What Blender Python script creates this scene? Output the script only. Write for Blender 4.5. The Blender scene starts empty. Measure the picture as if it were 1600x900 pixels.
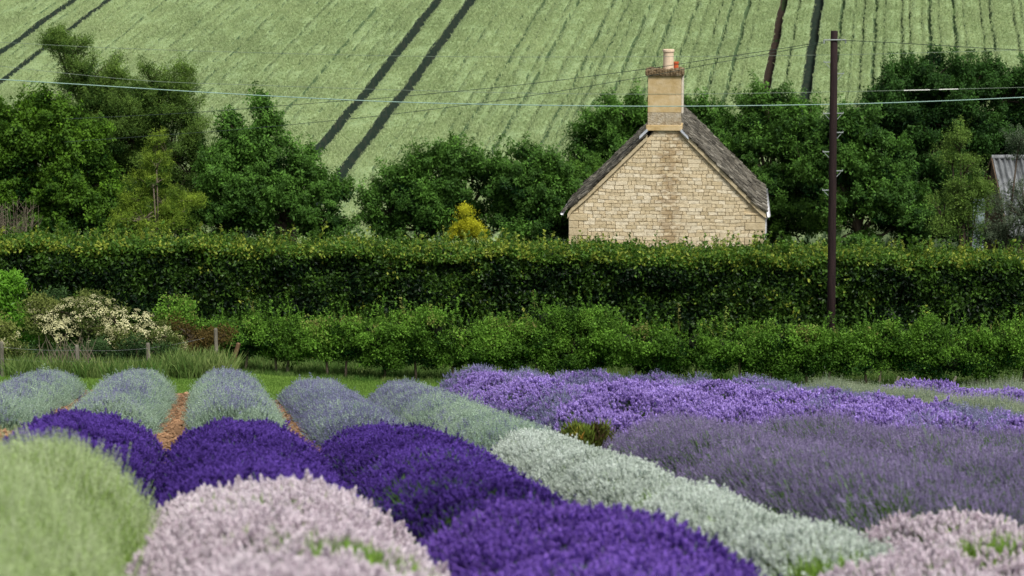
import bpy, math, random
import numpy as np
from mathutils import Vector, Matrix, noise as mnoise

SC = bpy.context.scene
COL = SC.collection
rng = np.random.default_rng(7)
random.seed(7)
R = math.radians

# ------------------------------------------------------------------ camera, sky, sun, exposure
F = 3640.0                      # focal length in pixels of the 1600 px wide photograph
PITCH = R(8.4)
cam_d = bpy.data.cameras.new('camera')
cam_d.sensor_width = 36.0
cam_d.lens = F / 1600 * 36
cam_d.clip_start = 0.5
cam_d.clip_end = 2000
cam_d.dof.use_dof = True
cam_d.dof.focus_distance = 46
cam_d.dof.aperture_fstop = 2.9
cam = bpy.data.objects.new('camera', cam_d)
cam.rotation_euler = (R(90) - PITCH, 0, 0)
COL.objects.link(cam)
SC.camera = cam

W = bpy.data.worlds.new('World')
SC.world = W
W.use_nodes = True
wn, wl = W.node_tree.nodes, W.node_tree.links
wn.clear()
SUN_EL, SUN_AZ = 52, 150        # azimuth clockwise from +Y
sky = wn.new('ShaderNodeTexSky')
sky.sky_type = 'NISHITA'
sky.sun_disc = False
sky.sun_elevation = R(SUN_EL)
sky.sun_rotation = R(SUN_AZ)
sky.air_density = 1.0
sky.dust_density = 3.0
hs = wn.new('ShaderNodeHueSaturation')
hs.inputs['Saturation'].default_value = 0.35
bg = wn.new('ShaderNodeBackground')
bg.inputs['Strength'].default_value = 0.085
wo = wn.new('ShaderNodeOutputWorld')
wl.new(sky.outputs[0], hs.inputs['Color'])
wl.new(hs.outputs[0], bg.inputs['Color'])
wl.new(bg.outputs[0], wo.inputs['Surface'])

sun_d = bpy.data.lights.new('sun', 'SUN')
sun_d.energy = 2.4
sun_d.angle = R(16)
sun_d.color = (1.0, 0.96, 0.9)
sun = bpy.data.objects.new('sun', sun_d)
_d = Vector((math.sin(R(SUN_AZ)) * math.cos(R(SUN_EL)), math.cos(R(SUN_AZ)) * math.cos(R(SUN_EL)), math.sin(R(SUN_EL))))
sun.rotation_euler = (-_d).to_track_quat('-Z', 'Y').to_euler()
COL.objects.link(sun)

SC.view_settings.view_transform = 'Standard'
SC.view_settings.look = 'None'
SC.view_settings.exposure = 0.55
SC.view_settings.gamma = 1.0
SC.render.engine = 'CYCLES'
SC.cycles.max_bounces = 6
SC.cycles.diffuse_bounces = 3
SC.cycles.transmission_bounces = 3

# ------------------------------------------------------------------ helpers
def at(x, y, Y):
    """point at horizontal distance Y seen in the photograph at pixel x, y"""
    cp, sp = math.cos(PITCH), math.sin(PITCH)
    a, b = x - 800.0, 450.0 - y
    d = Vector((a, F * cp + b * sp, -F * sp + b * cp))
    return d * (Y / d.y)

def mpp(Y):
    return Y / F

def sstep(a, b, x):
    t = np.clip((x - a) / (b - a), 0, 1)
    return t * t * (3 - 2 * t)

def drop(u):
    return 0.45 * np.tanh(u * 0.2) * np.where(np.asarray(u) < 0, .35, 1.0)

DIR = 0.1332                    # lavender rows run this far to the left per metre of distance
SL = 0.1585
HILL0, HSL = 103.5, 0.2236

def ground(X, Y):
    X = np.asarray(X, float); Y = np.asarray(Y, float)
    u = X + DIR * Y
    fade = 1 - sstep(55, 95, Y)
    field = -(1.6 + SL * np.minimum(Y, 62)) - drop(u) * fade
    # slope eases out into the valley between 62 m and 84 m
    t = np.clip((Y - 62) / 22, 0, 1)
    field = field - (SL * 22) * (t - t * t / 2)
    base = field
    hill = np.maximum(Y - HILL0 + 6, 0)
    hz = np.where(hill < 12, HSL * hill ** 2 / 24, HSL * (hill - 6))
    return base + hz + 0.0

# value noise on arrays
_perm = rng.permutation(4096)
_val = rng.random(4096)
def vnoise(x, y, seed=0):
    x = np.asarray(x, float) + seed * 17.3; y = np.asarray(y, float) + seed * 5.1
    xi = np.floor(x).astype(int); yi = np.floor(y).astype(int)
    fx = x - xi; fy = y - yi
    fx = fx * fx * (3 - 2 * fx); fy = fy * fy * (3 - 2 * fy)
    def h(a, b):
        return _val[_perm[(a + _perm[b & 4095]) & 4095]]
    return (h(xi, yi) * (1 - fx) + h(xi + 1, yi) * fx) * (1 - fy) + (h(xi, yi + 1) * (1 - fx) + h(xi + 1, yi + 1) * fx) * fy

def fbm(x, y, seed=0, o=3):
    s, a, t = 0, 1, 0
    for k in range(o):
        s = s + a * vnoise(np.asarray(x) * 2 ** k, np.asarray(y) * 2 ** k, seed + k * 3)
        t += a; a *= 0.5
    return s / t

class MB:
    """collects polygons and links them as one mesh object"""
    def __init__(s):
        s.v = []; s.f = []; s.mi = []; s.t = []; s.smooth = False
    def add(s, vs, fs, mi=0, t=0.5):
        o = len(s.v)
        s.v.extend([tuple(p) for p in vs])
        for f in fs:
            s.f.append(tuple(i + o for i in f)); s.mi.append(mi); s.t.append(t)
    def box(s, x0, x1, y0, y1, z0, z1, mi=0, t=0.5, M=None, bev=0.0):
        b = bev
        vs = []
        if b <= 0:
            vs = [(x, y, z) for z in (z0, z1) for y in (y0, y1) for x in (x0, x1)]
            fs = [(0, 2, 3, 1), (4, 5, 7, 6), (0, 1, 5, 4), (2, 6, 7, 3), (0, 4, 6, 2), (1, 3, 7, 5)]
        else:
            vs = [(x, y, z) for z in (z0, z1) for y in (y0 + b, y1) for x in (x0, x1)]
            vs += [(x, y0, z) for z in (z0 + b, z1 - b) for x in (x0 + b, x1 - b)]
            fs = [(0, 2, 3, 1), (4, 5, 7, 6), (2, 6, 7, 3), (0, 4, 6, 2), (1, 3, 7, 5),
                  (8, 9, 11, 10), (0, 1, 9, 8), (10, 11, 5, 4), (0, 8, 10, 4), (9, 1, 5, 11)]
        if M is not None:
            vs = [M @ Vector(p) for p in vs]
        s.add(vs, fs, mi, t)
    def tube(s, pts, rad, n=6, mi=0, t=0.5, cap=True):
        pts = [Vector(p) for p in pts]
        if not hasattr(rad, '__len__'): rad = [rad] * len(pts)
        vs, fs = [], []
        for i, p in enumerate(pts):
            d = (pts[min(i + 1, len(pts) - 1)] - pts[max(i - 1, 0)])
            if d.length < 1e-9: d = Vector((0, 0, 1))
            d.normalize()
            a = d.cross(Vector((0.13, 0.98, 0.1)) if abs(d.y) < 0.9 else Vector((1, 0, 0))).normalized()
            b = d.cross(a)
            for k in range(n):
                an = 2 * math.pi * k / n
                vs.append(p + (a * math.cos(an) + b * math.sin(an)) * rad[i])
        for i in range(len(pts) - 1):
            for k in range(n):
                fs.append((i * n + k, i * n + (k + 1) % n, (i + 1) * n + (k + 1) % n, (i + 1) * n + k))
        if cap:
            fs.append(tuple(range(n))[::-1]); fs.append(tuple((len(pts) - 1) * n + k for k in range(n)))
        s.add(vs, fs, mi, t)
    def mesh(s, name, mats):
        me = bpy.data.meshes.new(name)
        me.from_pydata(s.v, [], s.f)
        for m in (mats if isinstance(mats, (list, tuple)) else [mats]): me.materials.append(m)
        me.polygons.foreach_set('material_index', s.mi)
        a = me.attributes.new('tint', 'FLOAT', 'FACE')
        a.data.foreach_set('value', s.t)
        if s.smooth: me.polygons.foreach_set('use_smooth', [True] * len(s.f))
        me.update()
        return me
    def build(s, name, mats, parent=None, **kw):
        return link(name, s.mesh(name, mats), parent, **kw)

def link(name, data, parent=None, label=None, cat=None, group=None, kind=None):
    o = bpy.data.objects.new(name, data)
    COL.objects.link(o)
    if parent is not None: o.parent = parent
    tag(o, label, cat, group, kind)
    return o

def tag(o, label=None, cat=None, group=None, kind=None):
    if label: o['label'] = label
    if cat: o['category'] = cat
    if group: o['group'] = group
    if kind: o['kind'] = kind
    return o

def thing(name, loc, label, cat, group=None, rz=0):
    o = link(name, None, None, label, cat, group)
    o.location = loc
    o.rotation_euler.z = rz
    o.empty_display_size = 0.2
    return o

def grid_mesh(name, P, mat, smooth=True, mats_idx=None):
    """P: (n, m, 3) array -> mesh"""
    n, m, _ = P.shape
    me = bpy.data.meshes.new(name)
    me.vertices.add(n * m)
    me.vertices.foreach_set('co', P.reshape(-1).astype(np.float32))
    i = np.arange(n - 1)[:, None] * m + np.arange(m - 1)[None, :]
    q = np.stack([i, i + 1, i + m + 1, i + m], -1).reshape(-1, 4)
    me.loops.add(q.size)
    me.loops.foreach_set('vertex_index', q.reshape(-1).astype(np.int32))
    me.polygons.add(len(q))
    me.polygons.foreach_set('loop_start', (np.arange(len(q)) * 4).astype(np.int32))
    me.polygons.foreach_set('loop_total', np.full(len(q), 4, np.int32))
    if smooth: me.polygons.foreach_set('use_smooth', np.ones(len(q), bool))
    me.materials.append(mat)
    me.update(calc_edges=True)
    return me

# ------------------------------------------------------------------ materials
def newmat(name):
    m = bpy.data.materials.new(name)
    m.use_nodes = True
    m.node_tree.nodes.clear()
    return m, m.node_tree.nodes, m.node_tree.links

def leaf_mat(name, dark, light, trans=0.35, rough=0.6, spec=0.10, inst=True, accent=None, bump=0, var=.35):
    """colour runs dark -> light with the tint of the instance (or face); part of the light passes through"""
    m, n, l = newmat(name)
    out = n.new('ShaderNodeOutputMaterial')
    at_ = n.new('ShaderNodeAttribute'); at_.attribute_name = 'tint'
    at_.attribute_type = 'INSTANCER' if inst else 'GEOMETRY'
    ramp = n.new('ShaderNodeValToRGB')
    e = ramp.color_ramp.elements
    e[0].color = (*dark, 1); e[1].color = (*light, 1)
    if accent:
        e[1].position = 0.8
        x = e.new(1.0); x.color = (*accent, 1)
    l.new(at_.outputs['Fac'], ramp.inputs[0])
    # small variation inside the clump
    geo = n.new('ShaderNodeNewGeometry')
    hsv = n.new('ShaderNodeHueSaturation')
    mr = n.new('ShaderNodeMapRange')
    mr.inputs[3].default_value = 1 - var; mr.inputs[4].default_value = 1 + var
    l.new(geo.outputs['Random Per Island'], mr.inputs[0])
    l.new(mr.outputs[0], hsv.inputs['Value'])
    l.new(ramp.outputs[0], hsv.inputs['Color'])
    pb = n.new('ShaderNodeBsdfPrincipled')
    pb.inputs['Roughness'].default_value = rough
    pb.inputs['Specular IOR Level'].default_value = spec
    l.new(hsv.outputs[0], pb.inputs['Base Color'])
    if trans > 0:
        tr = n.new('ShaderNodeBsdfTranslucent')
        l.new(hsv.outputs[0], tr.inputs['Color'])
        mx = n.new('ShaderNodeMixShader'); mx.inputs[0].default_value = trans
        l.new(pb.outputs[0], mx.inputs[1]); l.new(tr.outputs[0], mx.inputs[2])
        l.new(mx.outputs[0], out.inputs[0])
    else:
        l.new(pb.outputs[0], out.inputs[0])
    return m

def noise_mat(name, stops, scale=3.0, detail=6, rough=0.9, bump=0.3, bscale=None, stretch=(1, 1, 1), spec=0.2, rand=0.0, tint=False, dist=0.05, coords='Object'):
    m, n, l = newmat(name)
    out = n.new('ShaderNodeOutputMaterial')
    pb = n.new('ShaderNodeBsdfPrincipled')
    pb.inputs['Roughness'].default_value = rough
    pb.inputs['Specular IOR Level'].default_value = spec
    if coords == 'World':
        g = n.new('ShaderNodeNewGeometry'); cout = g.outputs['Position']
    else:
        tc = n.new('ShaderNodeTexCoord'); cout = tc.outputs['Object']
    mp = n.new('ShaderNodeMapping'); mp.inputs['Scale'].default_value = stretch
    l.new(cout, mp.inputs[0])
    nz = n.new('ShaderNodeTexNoise'); nz.inputs['Scale'].default_value = scale; nz.inputs['Detail'].default_value = detail
    nz.inputs['Roughness'].default_value = 0.65
    l.new(mp.outputs[0], nz.inputs['Vector'])
    ramp = n.new('ShaderNodeValToRGB')
    els = ramp.color_ramp.elements
    els[0].position, els[0].color = stops[0][0], (*stops[0][1], 1)
    els[1].position, els[1].color = stops[-1][0], (*stops[-1][1], 1)
    for p, c in stops[1:-1]:
        x = els.new(p); x.color = (*c, 1)
    l.new(nz.outputs['Fac'], ramp.inputs[0])
    col = ramp.outputs[0]
    if rand or tint:
        hsv = n.new('ShaderNodeHueSaturation')
        mr = n.new('ShaderNodeMapRange')
        k = rand or 0.3
        mr.inputs[3].default_value = 1 - k; mr.inputs[4].default_value = 1 + k
        if tint:
            a = n.new('ShaderNodeAttribute'); a.attribute_name = 'tint'
            l.new(a.outputs['Fac'], mr.inputs[0])
        else:
            oi = n.new('ShaderNodeObjectInfo')
            l.new(oi.outputs['Random'], mr.inputs[0])
        l.new(mr.outputs[0], hsv.inputs['Value'])
        l.new(col, hsv.inputs['Color'])
        col = hsv.outputs[0]
    l.new(col, pb.inputs['Base Color'])
    if bump:
        nb = n.new('ShaderNodeTexNoise'); nb.inputs['Scale'].default_value = bscale or scale * 4; nb.inputs['Detail'].default_value = 5
        l.new(mp.outputs[0], nb.inputs['Vector'])
        bp = n.new('ShaderNodeBump'); bp.inputs['Strength'].default_value = bump; bp.inputs['Distance'].default_value = dist
        l.new(nb.outputs['Fac'], bp.inputs['Height'])
        l.new(bp.outputs[0], pb.inputs['Normal'])
    l.new(pb.outputs[0], out.inputs[0])
    return m

M_bark = noise_mat('bark', [(0.3, (.035, .026, .018)), (0.7, (.12, .095, .07))], 6, stretch=(1, 1, .25), bump=.6)
M_pale_bark = noise_mat('pale bark', [(0.3, (.09, .075, .05)), (0.7, (.26, .22, .16))], 8, stretch=(1, 1, .3), bump=.5)
M_core = noise_mat('painted shade core', [(0.3, (.006, .009, .004)), (0.7, (.018, .026, .010))], 5, bump=.8)  # near-black colour paints the shade inside the hedges
M_lavcore = noise_mat('lavender woody base', [(0.3, (.02, .032, .016)), (0.7, (.07, .10, .05))], 14, bump=.8)

# ------------------------------------------------------------------ scatter: one stuff object of many small pieces
_trees = {}
def scatter_tree(key, sources):
    if key in _trees: return _trees[key]
    t = bpy.data.node_groups.new('scatter ' + key, 'GeometryNodeTree')
    t.interface.new_socket('Geometry', in_out='INPUT', socket_type='NodeSocketGeometry')
    t.interface.new_socket('Geometry', in_out='OUTPUT', socket_type='NodeSocketGeometry')
    n, l = t.nodes, t.links
    gi = n.new('NodeGroupInput'); go = n.new('NodeGroupOutput')
    iop = n.new('GeometryNodeInstanceOnPoints')
    jn = n.new('GeometryNodeJoinGeometry')
    for s in sources[::-1]:
        oi = n.new('GeometryNodeObjectInfo'); oi.inputs['Object'].default_value = s
        oi.inputs['As Instance'].default_value = True
        l.new(oi.outputs['Geometry'], jn.inputs[0])
    l.new(gi.outputs[0], iop.inputs['Points'])
    l.new(jn.outputs[0], iop.inputs['Instance'])
    iop.inputs['Pick Instance'].default_value = True
    def attr(nm, ty):
        a = n.new('GeometryNodeInputNamedAttribute'); a.data_type = ty
        a.inputs['Name'].default_value = nm
        return a.outputs['Attribute']
    l.new(attr('pick', 'INT'), iop.inputs['Instance Index'])
    l.new(attr('sc', 'FLOAT'), iop.inputs['Scale'])
    e2r = n.new('FunctionNodeEulerToRotation')
    l.new(attr('rot', 'FLOAT_VECTOR'), e2r.inputs[0])
    l.new(e2r.outputs[0], iop.inputs['Rotation'])
    l.new(iop.outputs[0], go.inputs[0])
    _trees[key] = t
    return t

def source(name, mb, mats):
    """a mesh used only as the shape of scattered pieces: never linked into the scene"""
    me = mb.mesh(name, mats)
    return bpy.data.objects.new(name, me)

def scatter(name, key, sources, P, rot, sc, tint, pick, parent=None, **kw):
    N = len(P)
    me = bpy.data.meshes.new(name)
    me.vertices.add(N)
    me.vertices.foreach_set('co', np.asarray(P, np.float32).reshape(-1))
    a = me.attributes.new('rot', 'FLOAT_VECTOR', 'POINT'); a.data.foreach_set('vector', np.asarray(rot, np.float32).reshape(-1))
    a = me.attributes.new('sc', 'FLOAT', 'POINT'); a.data.foreach_set('value', np.asarray(sc, np.float32))
    a = me.attributes.new('tint', 'FLOAT', 'POINT'); a.data.foreach_set('value', np.clip(tint, 0, 1).astype(np.float32))
    a = me.attributes.new('pick', 'INT', 'POINT'); a.data.foreach_set('value', np.asarray(pick, np.int32))
    me.update()
    o = link(name, me, parent, kind=kw.pop('kind', 'stuff'), **kw)
    md = o.modifiers.new('scatter', 'NODES')
    md.node_group = scatter_tree(key, sources)
    return o

def dir_euler(d, spin=None):
    """euler angles that turn +Z onto each direction in d (N,3)"""
    d = d / np.linalg.norm(d, axis=1, keepdims=True)
    th = np.arccos(np.clip(d[:, 2], -1, 1))
    az = np.arctan2(d[:, 1], d[:, 0])
    # Rz(az) * Ry(th) * Rz(spin): extract XYZ euler
    N = len(d)
    if spin is None: spin = rng.random(N) * 2 * math.pi
    ca, sa, ct, st, cs, ss = np.cos(az), np.sin(az), np.cos(th), np.sin(th), np.cos(spin), np.sin(spin)
    r00 = ca * ct * cs - sa * ss
    r10 = sa * ct * cs + ca * ss
    r20 = -st * cs
    r21 = st * ss
    r22 = ct
    ey = np.arcsin(np.clip(-r20, -1, 1)); ex = np.arctan2(r21, r22); ez = np.arctan2(r10, r00)
    return np.stack([ex, ey, ez], 1)

def rand_euler(N):
    d = rng.normal(size=(N, 3))
    return dir_euler(d)

# leaf clump shapes
def leaf_clump(n, rad, L, wd, mi=0, up=0.2, flat=1.0, r=None):
    r = r or random
    mb = MB()
    for i in range(n):
        while True:
            p = Vector((r.uniform(-1, 1), r.uniform(-1, 1), r.uniform(-1, 1)))
            if p.length < 1: break
        p = p * rad; p.z *= flat
        d = Vector((r.gauss(0, 1), r.gauss(0, 1), r.gauss(0, 1) + up)).normalized()
        s = d.cross(Vector((r.gauss(0, 1), r.gauss(0, 1), r.gauss(0, 1)))).normalized()
        nn = d.cross(s)
        l = L * r.uniform(.7, 1.25); w = wd * r.uniform(.8, 1.2)
        a = p; b = p + d * l
        m1 = p + d * l * .45
        mb.add([a, m1 + s * w / 2 + nn * w * .15, b, m1 - s * w / 2 + nn * w * .15], [(0, 1, 2), (0, 2, 3)], mi)
    return mb

def leaf_sources(key, mats, n, rad, L, wd, up=.2, flat=1.0, variants=4):
    return [source('leaf clump', leaf_clump(n, rad, L, wd, 0, up, flat), mats) for k in range(variants)]

# ------------------------------------------------------------------ ground sheets
M_soil = noise_mat('bark mulch and soil', [(0.32, (.035, .022, .014)), (0.5, (.13, .075, .042)), (0.66, (.30, .19, .11))], 9, detail=8, bump=1.0, bscale=26, dist=.04, coords='World')
M_lawn = noise_mat('lawn', [(0.3, (.06, .16, .016)), (0.55, (.10, .25, .026)), (0.8, (.17, .29, .05))], .9, detail=8, bump=.6, bscale=30, coords='World')
M_rough = noise_mat('rough ground', [(0.3, (.008, .020, .005)), (0.7, (.03, .05, .014))], 1.2, detail=8, bump=.8, bscale=12, coords='World')

def terrain(name, X0, X1, Y0, Y1, nx, ny, mat, dz=0.0, skew=False, amp=0.0, **kw):
    ys = np.linspace(Y0, Y1, ny)[:, None] * np.ones((1, nx))
    xs = np.linspace(X0, X1, nx)[None, :] * np.ones((ny, 1))
    if skew: xs = xs - DIR * ys
    z = ground(xs, ys) + dz
    if amp: z = z + (fbm(xs * 3, ys * 3, 5) - .5) * amp
    return link(name, grid_mesh(name, np.stack([xs, ys, z], -1), mat), **kw)

terrain('ground', -160, 160, -20, 420, 120, 300, M_rough, dz=-.03, kind='structure')
terrain('mulched_soil', -12, 24, 2, 42.5, 260, 420, M_soil, dz=.01, skew=True, amp=.07, kind='structure')
terrain('lawn', -16, 40, 42.5, 63, 60, 60, M_lawn, dz=.02, skew=True, kind='structure')

# ------------------------------------------------------------------ wheat on the hill
M_crop = noise_mat('wheat canopy', [(0.3, (.19, .27, .12)), (0.5, (.25, .34, .155)), (0.7, (.30, .39, .19))], 2.2, detail=9, bump=1.0, bscale=8, stretch=(1, .45, 1), dist=.15, coords='World')
M_ear = leaf_mat('wheat ears', (.29, .38, .18), (.46, .55, .28), trans=.25, rough=.7, spec=.05, var=.14)
M_gap = noise_mat('gap between drill rows', [(0.3, (.045, .085, .035)), (0.7, (.09, .14, .06))], 3, detail=6, bump=.6, coords='World')
M_trench = noise_mat('tramline soil', [(0.3, (.006, .018, .011)), (0.5, (.015, .028, .018)), (0.7, (.035, .038, .025))], 3, detail=6, bump=.6, coords='World')
HD = 0.155                       # drill rows: X = c + HD * Y
def crop_c(px, py):
    """cross coordinate of the drill row seen at a pixel of the hill"""
    cp, sp = math.cos(PITCH), math.sin(PITCH)
    lo, hi = 100.0, 320.0
    for k in range(50):
        mid = (lo + hi) / 2
        p = at(px, py, mid)
        if p.z > float(ground(p.x, p.y)) + .5: lo = mid
        else: hi = mid
    p = at(px, py, lo)
    return p.x, p.y
def bow(Y):                      # rows bend a little near the foot of the hill
    return -0.0011 * (Y - 147) ** 2 * 0.35
lines = []                       # (c, half width, depth)
tl = []
for (px, w, dp) in ((115, .20, .56), (170, .17, .56), (685, .25, .6), (737, .27, .6), (1225, .17, .62), (1280, .23, .56)):
    x, y = crop_c(px, 2)
    tl.append(x - HD * y - bow(y)); lines.append((tl[-1], w, dp, 1))
# finer gaps in the drilling
for px in (1352, 1422, 1489, 1146, 1172, 1092, 1020, 960, 905, 852, 1545, 1580, 1318, 1452, 790, 60, 260, 350, 450, 520, 600, 1130, 1060, 985, 1250, 1530, 1410, 1370):
    x, y = crop_c(px, 2)
    lines.append((x - HD * y - bow(y), (.02 if px < 800 else .05) + .04 * random.random(), .2 if px < 800 else .4, 0))
for c in np.arange(-66, 52, .83):
    c2 = float(c) + random.uniform(-.2, .2)
    if min(abs(c2 - q[0]) - q[1] for q in lines) > .35: lines.append((c2, (.006 if c2 < -22 else .018) + .014 * random.random(), .10 if c2 < -20 else .22, 0))
lines.sort()
cc = set(np.round(np.arange(-75, 60, .42), 3))
arr = np.array(sorted(cc))
for c, w, d, t in lines:
    arr = arr[np.abs(arr - c) > w + .12]
extra = []
for c, w, d, t in lines:
    extra += [c - w - .06, c - w, c, c + w, c + w + .06]
arr = np.array(sorted(list(arr) + extra))
ys = np.concatenate([np.arange(100, 160, .45), np.arange(160, 300, 3.0)])
C2, Y2 = np.meshgrid(arr, ys)
Xc = C2 + HD * Y2 + bow(Y2)
wob = (fbm(Y2 * .35, C2 * 0 + 3, 9) - .5) * .22
Xc = Xc + wob * sstep(.0, .1, np.ones_like(Xc))
hc = .58 + (fbm(C2 * 1.1, Y2 * .6, 2) - .5) * .22
for c, w, d, t in lines:
    hc = np.where(np.abs(C2 - c) <= w + .01, .58 - d + (fbm(Y2 * .8, C2 + c, 4) - .5) * (.08 if t else .3), hc)
hc = hc * sstep(101, 104.5, Y2)
crop = link('wheat_crop', None)
bpy.data.objects.remove(crop)
me = grid_mesh('wheat_canopy', np.stack([Xc, Y2, ground(Xc, Y2) + hc + .02], -1), M_crop, smooth=False)
me.materials.append(M_trench)
me.materials.append(M_gap)
me.materials.append(noise_mat('bare red-brown soil', [(0.3, (.014, .011, .008)), (0.7, (.046, .030, .020))], 3, bump=.6, coords='World'))
cm = (C2[:-1, :-1] + C2[1:, 1:]) / 2
idx = np.zeros(cm.shape, np.int32)
for c, w, d, t in lines:
    if t: idx[np.abs(cm - c) < w + .07] = 3 if abs(c - tl[4]) < .01 else 1
    else:
        ym = (Y2[:-1, :-1] + Y2[1:, 1:]) / 2
        idx[(np.abs(cm - c) < w + .05) & (fbm(ym * 1.3, cm * 0 + c * 3, 7) > .5 - w * 2)] = 2
me.polygons.foreach_set('material_index', idx.reshape(-1))
wheat = thing('wheat_crop', (0, 0, 0), 'pale green wheat crop with dark wheel tracks covering the hillside', 'wheat')
wheat['kind'] = 'stuff'
link('wheat_canopy', me, wheat, kind='stuff')
def wheat_tuft(r, n=9):
    mb = MB()
    for i in range(n):
        a = r.uniform(0, 6.28); q = r.uniform(0, .10)
        b = Vector((math.cos(a) * q, math.sin(a) * q, 0))
        ln = Vector((r.gauss(0, .06), r.gauss(0, .08), r.uniform(.10, .24)))
        s = ln.cross(Vector((r.gauss(0, 1), r.gauss(0, 1), .1))).normalized() * .018
        t = b + ln
        mb.add([b - s, b + s, t + s * .8, t - s * .8], [(0, 1, 2, 3)])
    return mb
wsrc = [source('wheat tuft', wheat_tuft(random), [M_ear]) for k in range(5)]
N = 300000
yy = 102 + (rng.random(N) ** .9) * 53
xx = (rng.random(N) - .5) * 2 * (yy * .235 + 1)
cc_ = xx - HD * yy - bow(yy)
sr = np.round(cc_ / .25) * .25 + rng.normal(0, .035, len(cc_))        # tufts stand in drill rows
sel = rng.random(len(cc_)) < .35
cc_ = np.where(sel, cc_, sr)
keep = np.ones(N, bool)
for c, w, d, t in lines:
    keep &= np.abs(cc_ - c) > w + (.10 if t else .03 + w * .4) + np.abs(rng.normal(0, .05, len(cc_))) - .05
yy, cc_ = yy[keep], cc_[keep]
xx = cc_ + HD * yy + bow(yy) + (fbm(yy * .35, cc_ * 0 + 3, 9) - .5) * .22
tn = fbm(xx * .8, yy * .35, 3) * .5 + fbm(xx * .12, yy * .08, 13) * .5 + rng.random(len(xx)) * .3 - .15
scatter('wheat_ears', 'wheat', wsrc, np.stack([xx, yy, ground(xx, yy) + .53], 1),
        np.stack([rng.normal(0, .1, len(xx)), rng.normal(0, .1, len(xx)), rng.random(len(xx)) * 6.28], 1),
        rng.uniform(.45, .85, len(xx)), tn, rng.integers(0, 5, len(xx)), wheat)

# ------------------------------------------------------------------ lavender
def flower_mat(name, a, b, rough=.75):
    return leaf_mat(name, a, b, trans=.2, rough=rough, spec=.1)
M_stem = leaf_mat('lavender stems', (.08, .16, .05), (.18, .30, .10), trans=.2)
M_sage = leaf_mat('sage lavender stems', (.14, .22, .15), (.26, .36, .25), trans=.2)
M_leaf_dark = leaf_mat('lavender leaves', (.035, .08, .025), (.10, .19, .05), trans=.25)
M_leaf_lime = leaf_mat('lime lavender leaves', (.09, .20, .03), (.26, .40, .07), trans=.3)

def spike(mb, base, d, stem, head, rad, rings=5, n=5, r=random, sm=0, hm=1, gap=.15):
    d = d.normalized()
    a = d.cross(Vector((.3, .9, .2))).normalized(); b = d.cross(a)
    top = base + d * stem
    w = .0022 if stem < .3 else .003
    # stem: thin three sided blade
    mb.add([base + a * w, base - a * w * .5 + b * w * .8, base - a * w * .5 - b * w * .8,
            top + a * w * .7, top - a * w * .35 + b * w * .6, top - a * w * .35 - b * w * .6],
           [(0, 1, 4, 3), (1, 2, 5, 4), (2, 0, 3, 5)], sm)
    for i in range(rings):
        f = (i + .3) / rings
        env = .55 + .45 * math.sin(math.pi * min(1, .25 + f * .75))
        ph = r.uniform(0, 6.28)
        for k in range(n):
            an = 2 * math.pi * k / n + ph + r.uniform(-.3, .3)
            o = a * math.cos(an) + b * math.sin(an)
            t = o.cross(d)
            q = rad * env * r.uniform(.75, 1.25)
            c = top + d * head * (f + r.uniform(-.06, .06))
            wd = q * .62
            tip = c + o * q + d * q * .7
            mb.add([c - d * q * .25, c + o * q * .6 + t * wd + d * q * .1, tip, c + o * q * .6 - t * wd + d * q * .1], [(0, 1, 2, 3)], hm)
    c = top + d * head * .9
    mb.add([c + a * rad * .5, c + b * rad * .5, c - a * rad * .5, c - b * rad * .5, c + d * rad * 1.2], [(0, 1, 4), (1, 2, 4), (2, 3, 4), (3, 0, 4)], hm)

def spike_clump(cnt, spread, stem, head, rad, rings, n, mats, lean=.25, variants=4, key='sp'):
    out = []
    for v in range(variants):
        mb = MB()
        for i in range(cnt):
            a = random.uniform(0, 6.28); q = spread * math.sqrt(random.random()) if cnt > 1 else 0
            base = Vector((math.cos(a) * q, math.sin(a) * q, 0))
            d = Vector((random.gauss(0, lean) + base.x * 1.5, random.gauss(0, lean) + base.y * 1.5, 1))
            spike(mb, base, d, stem * random.uniform(.75, 1.15), head * random.uniform(.7, 1.25), rad * random.uniform(.8, 1.2), rings, n)
        out.append(source('lavender spray', mb, mats))
    return out

def blade_tuft(n, L, wd, mats, spread=.05, lean=.35, variants=3, droop=0.0):
    out = []
    for v in range(variants):
        mb = MB()
        for i in range(n):
            a = random.uniform(0, 6.28); q = spread * random.random()
            b = Vector((math.cos(a) * q, math.sin(a) * q, 0))
            d = Vector((random.gauss(0, lean), random.gauss(0, lean), 1)).normalized() * L * random.uniform(.5, 1.1)
            s = d.cross(Vector((random.gauss(0, 1), random.gauss(0, 1), .1))).normalized() * wd
            m = b + d * .55 + Vector((0, 0, L * .05)); t = b + d + Vector((d.x, d.y, -abs(droop) * L))*droop
            mb.add([b - s * .6, b + s * .6, m + s, m - s, t], [(0, 1, 2, 3), (3, 2, 4)])
        out.append(source('leaf tuft', mb, mats))
    return out

GR_LEAF = blade_tuft(14, .15, .0042, [M_leaf_dark], spread=.06, lean=.5)
GR_LIME = blade_tuft(14, .15, .0042, [M_leaf_lime], spread=.06, lean=.4)

V = {}
M_stem2 = leaf_mat('dusky lavender leaves', (.05, .12, .03), (.14, .26, .07), trans=.25)
GR_LONG = blade_tuft(12, .24, .004, [M_stem2], spread=.08, lean=.22)
def variety(key, a, b, stem_mat, cnt, spread, stem, head, rad, rings, n, lean=.25, leaf=GR_LEAF):
    fm = flower_mat('lavender flowers ' + key, a, b)
    V[key] = spike_clump(cnt, spread, stem, head, rad, rings, n, [stem_mat, fm], lean) + leaf
M_limestem = leaf_mat('green lavender stems', (.20, .36, .06), (.40, .56, .13), trans=.3)
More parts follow.
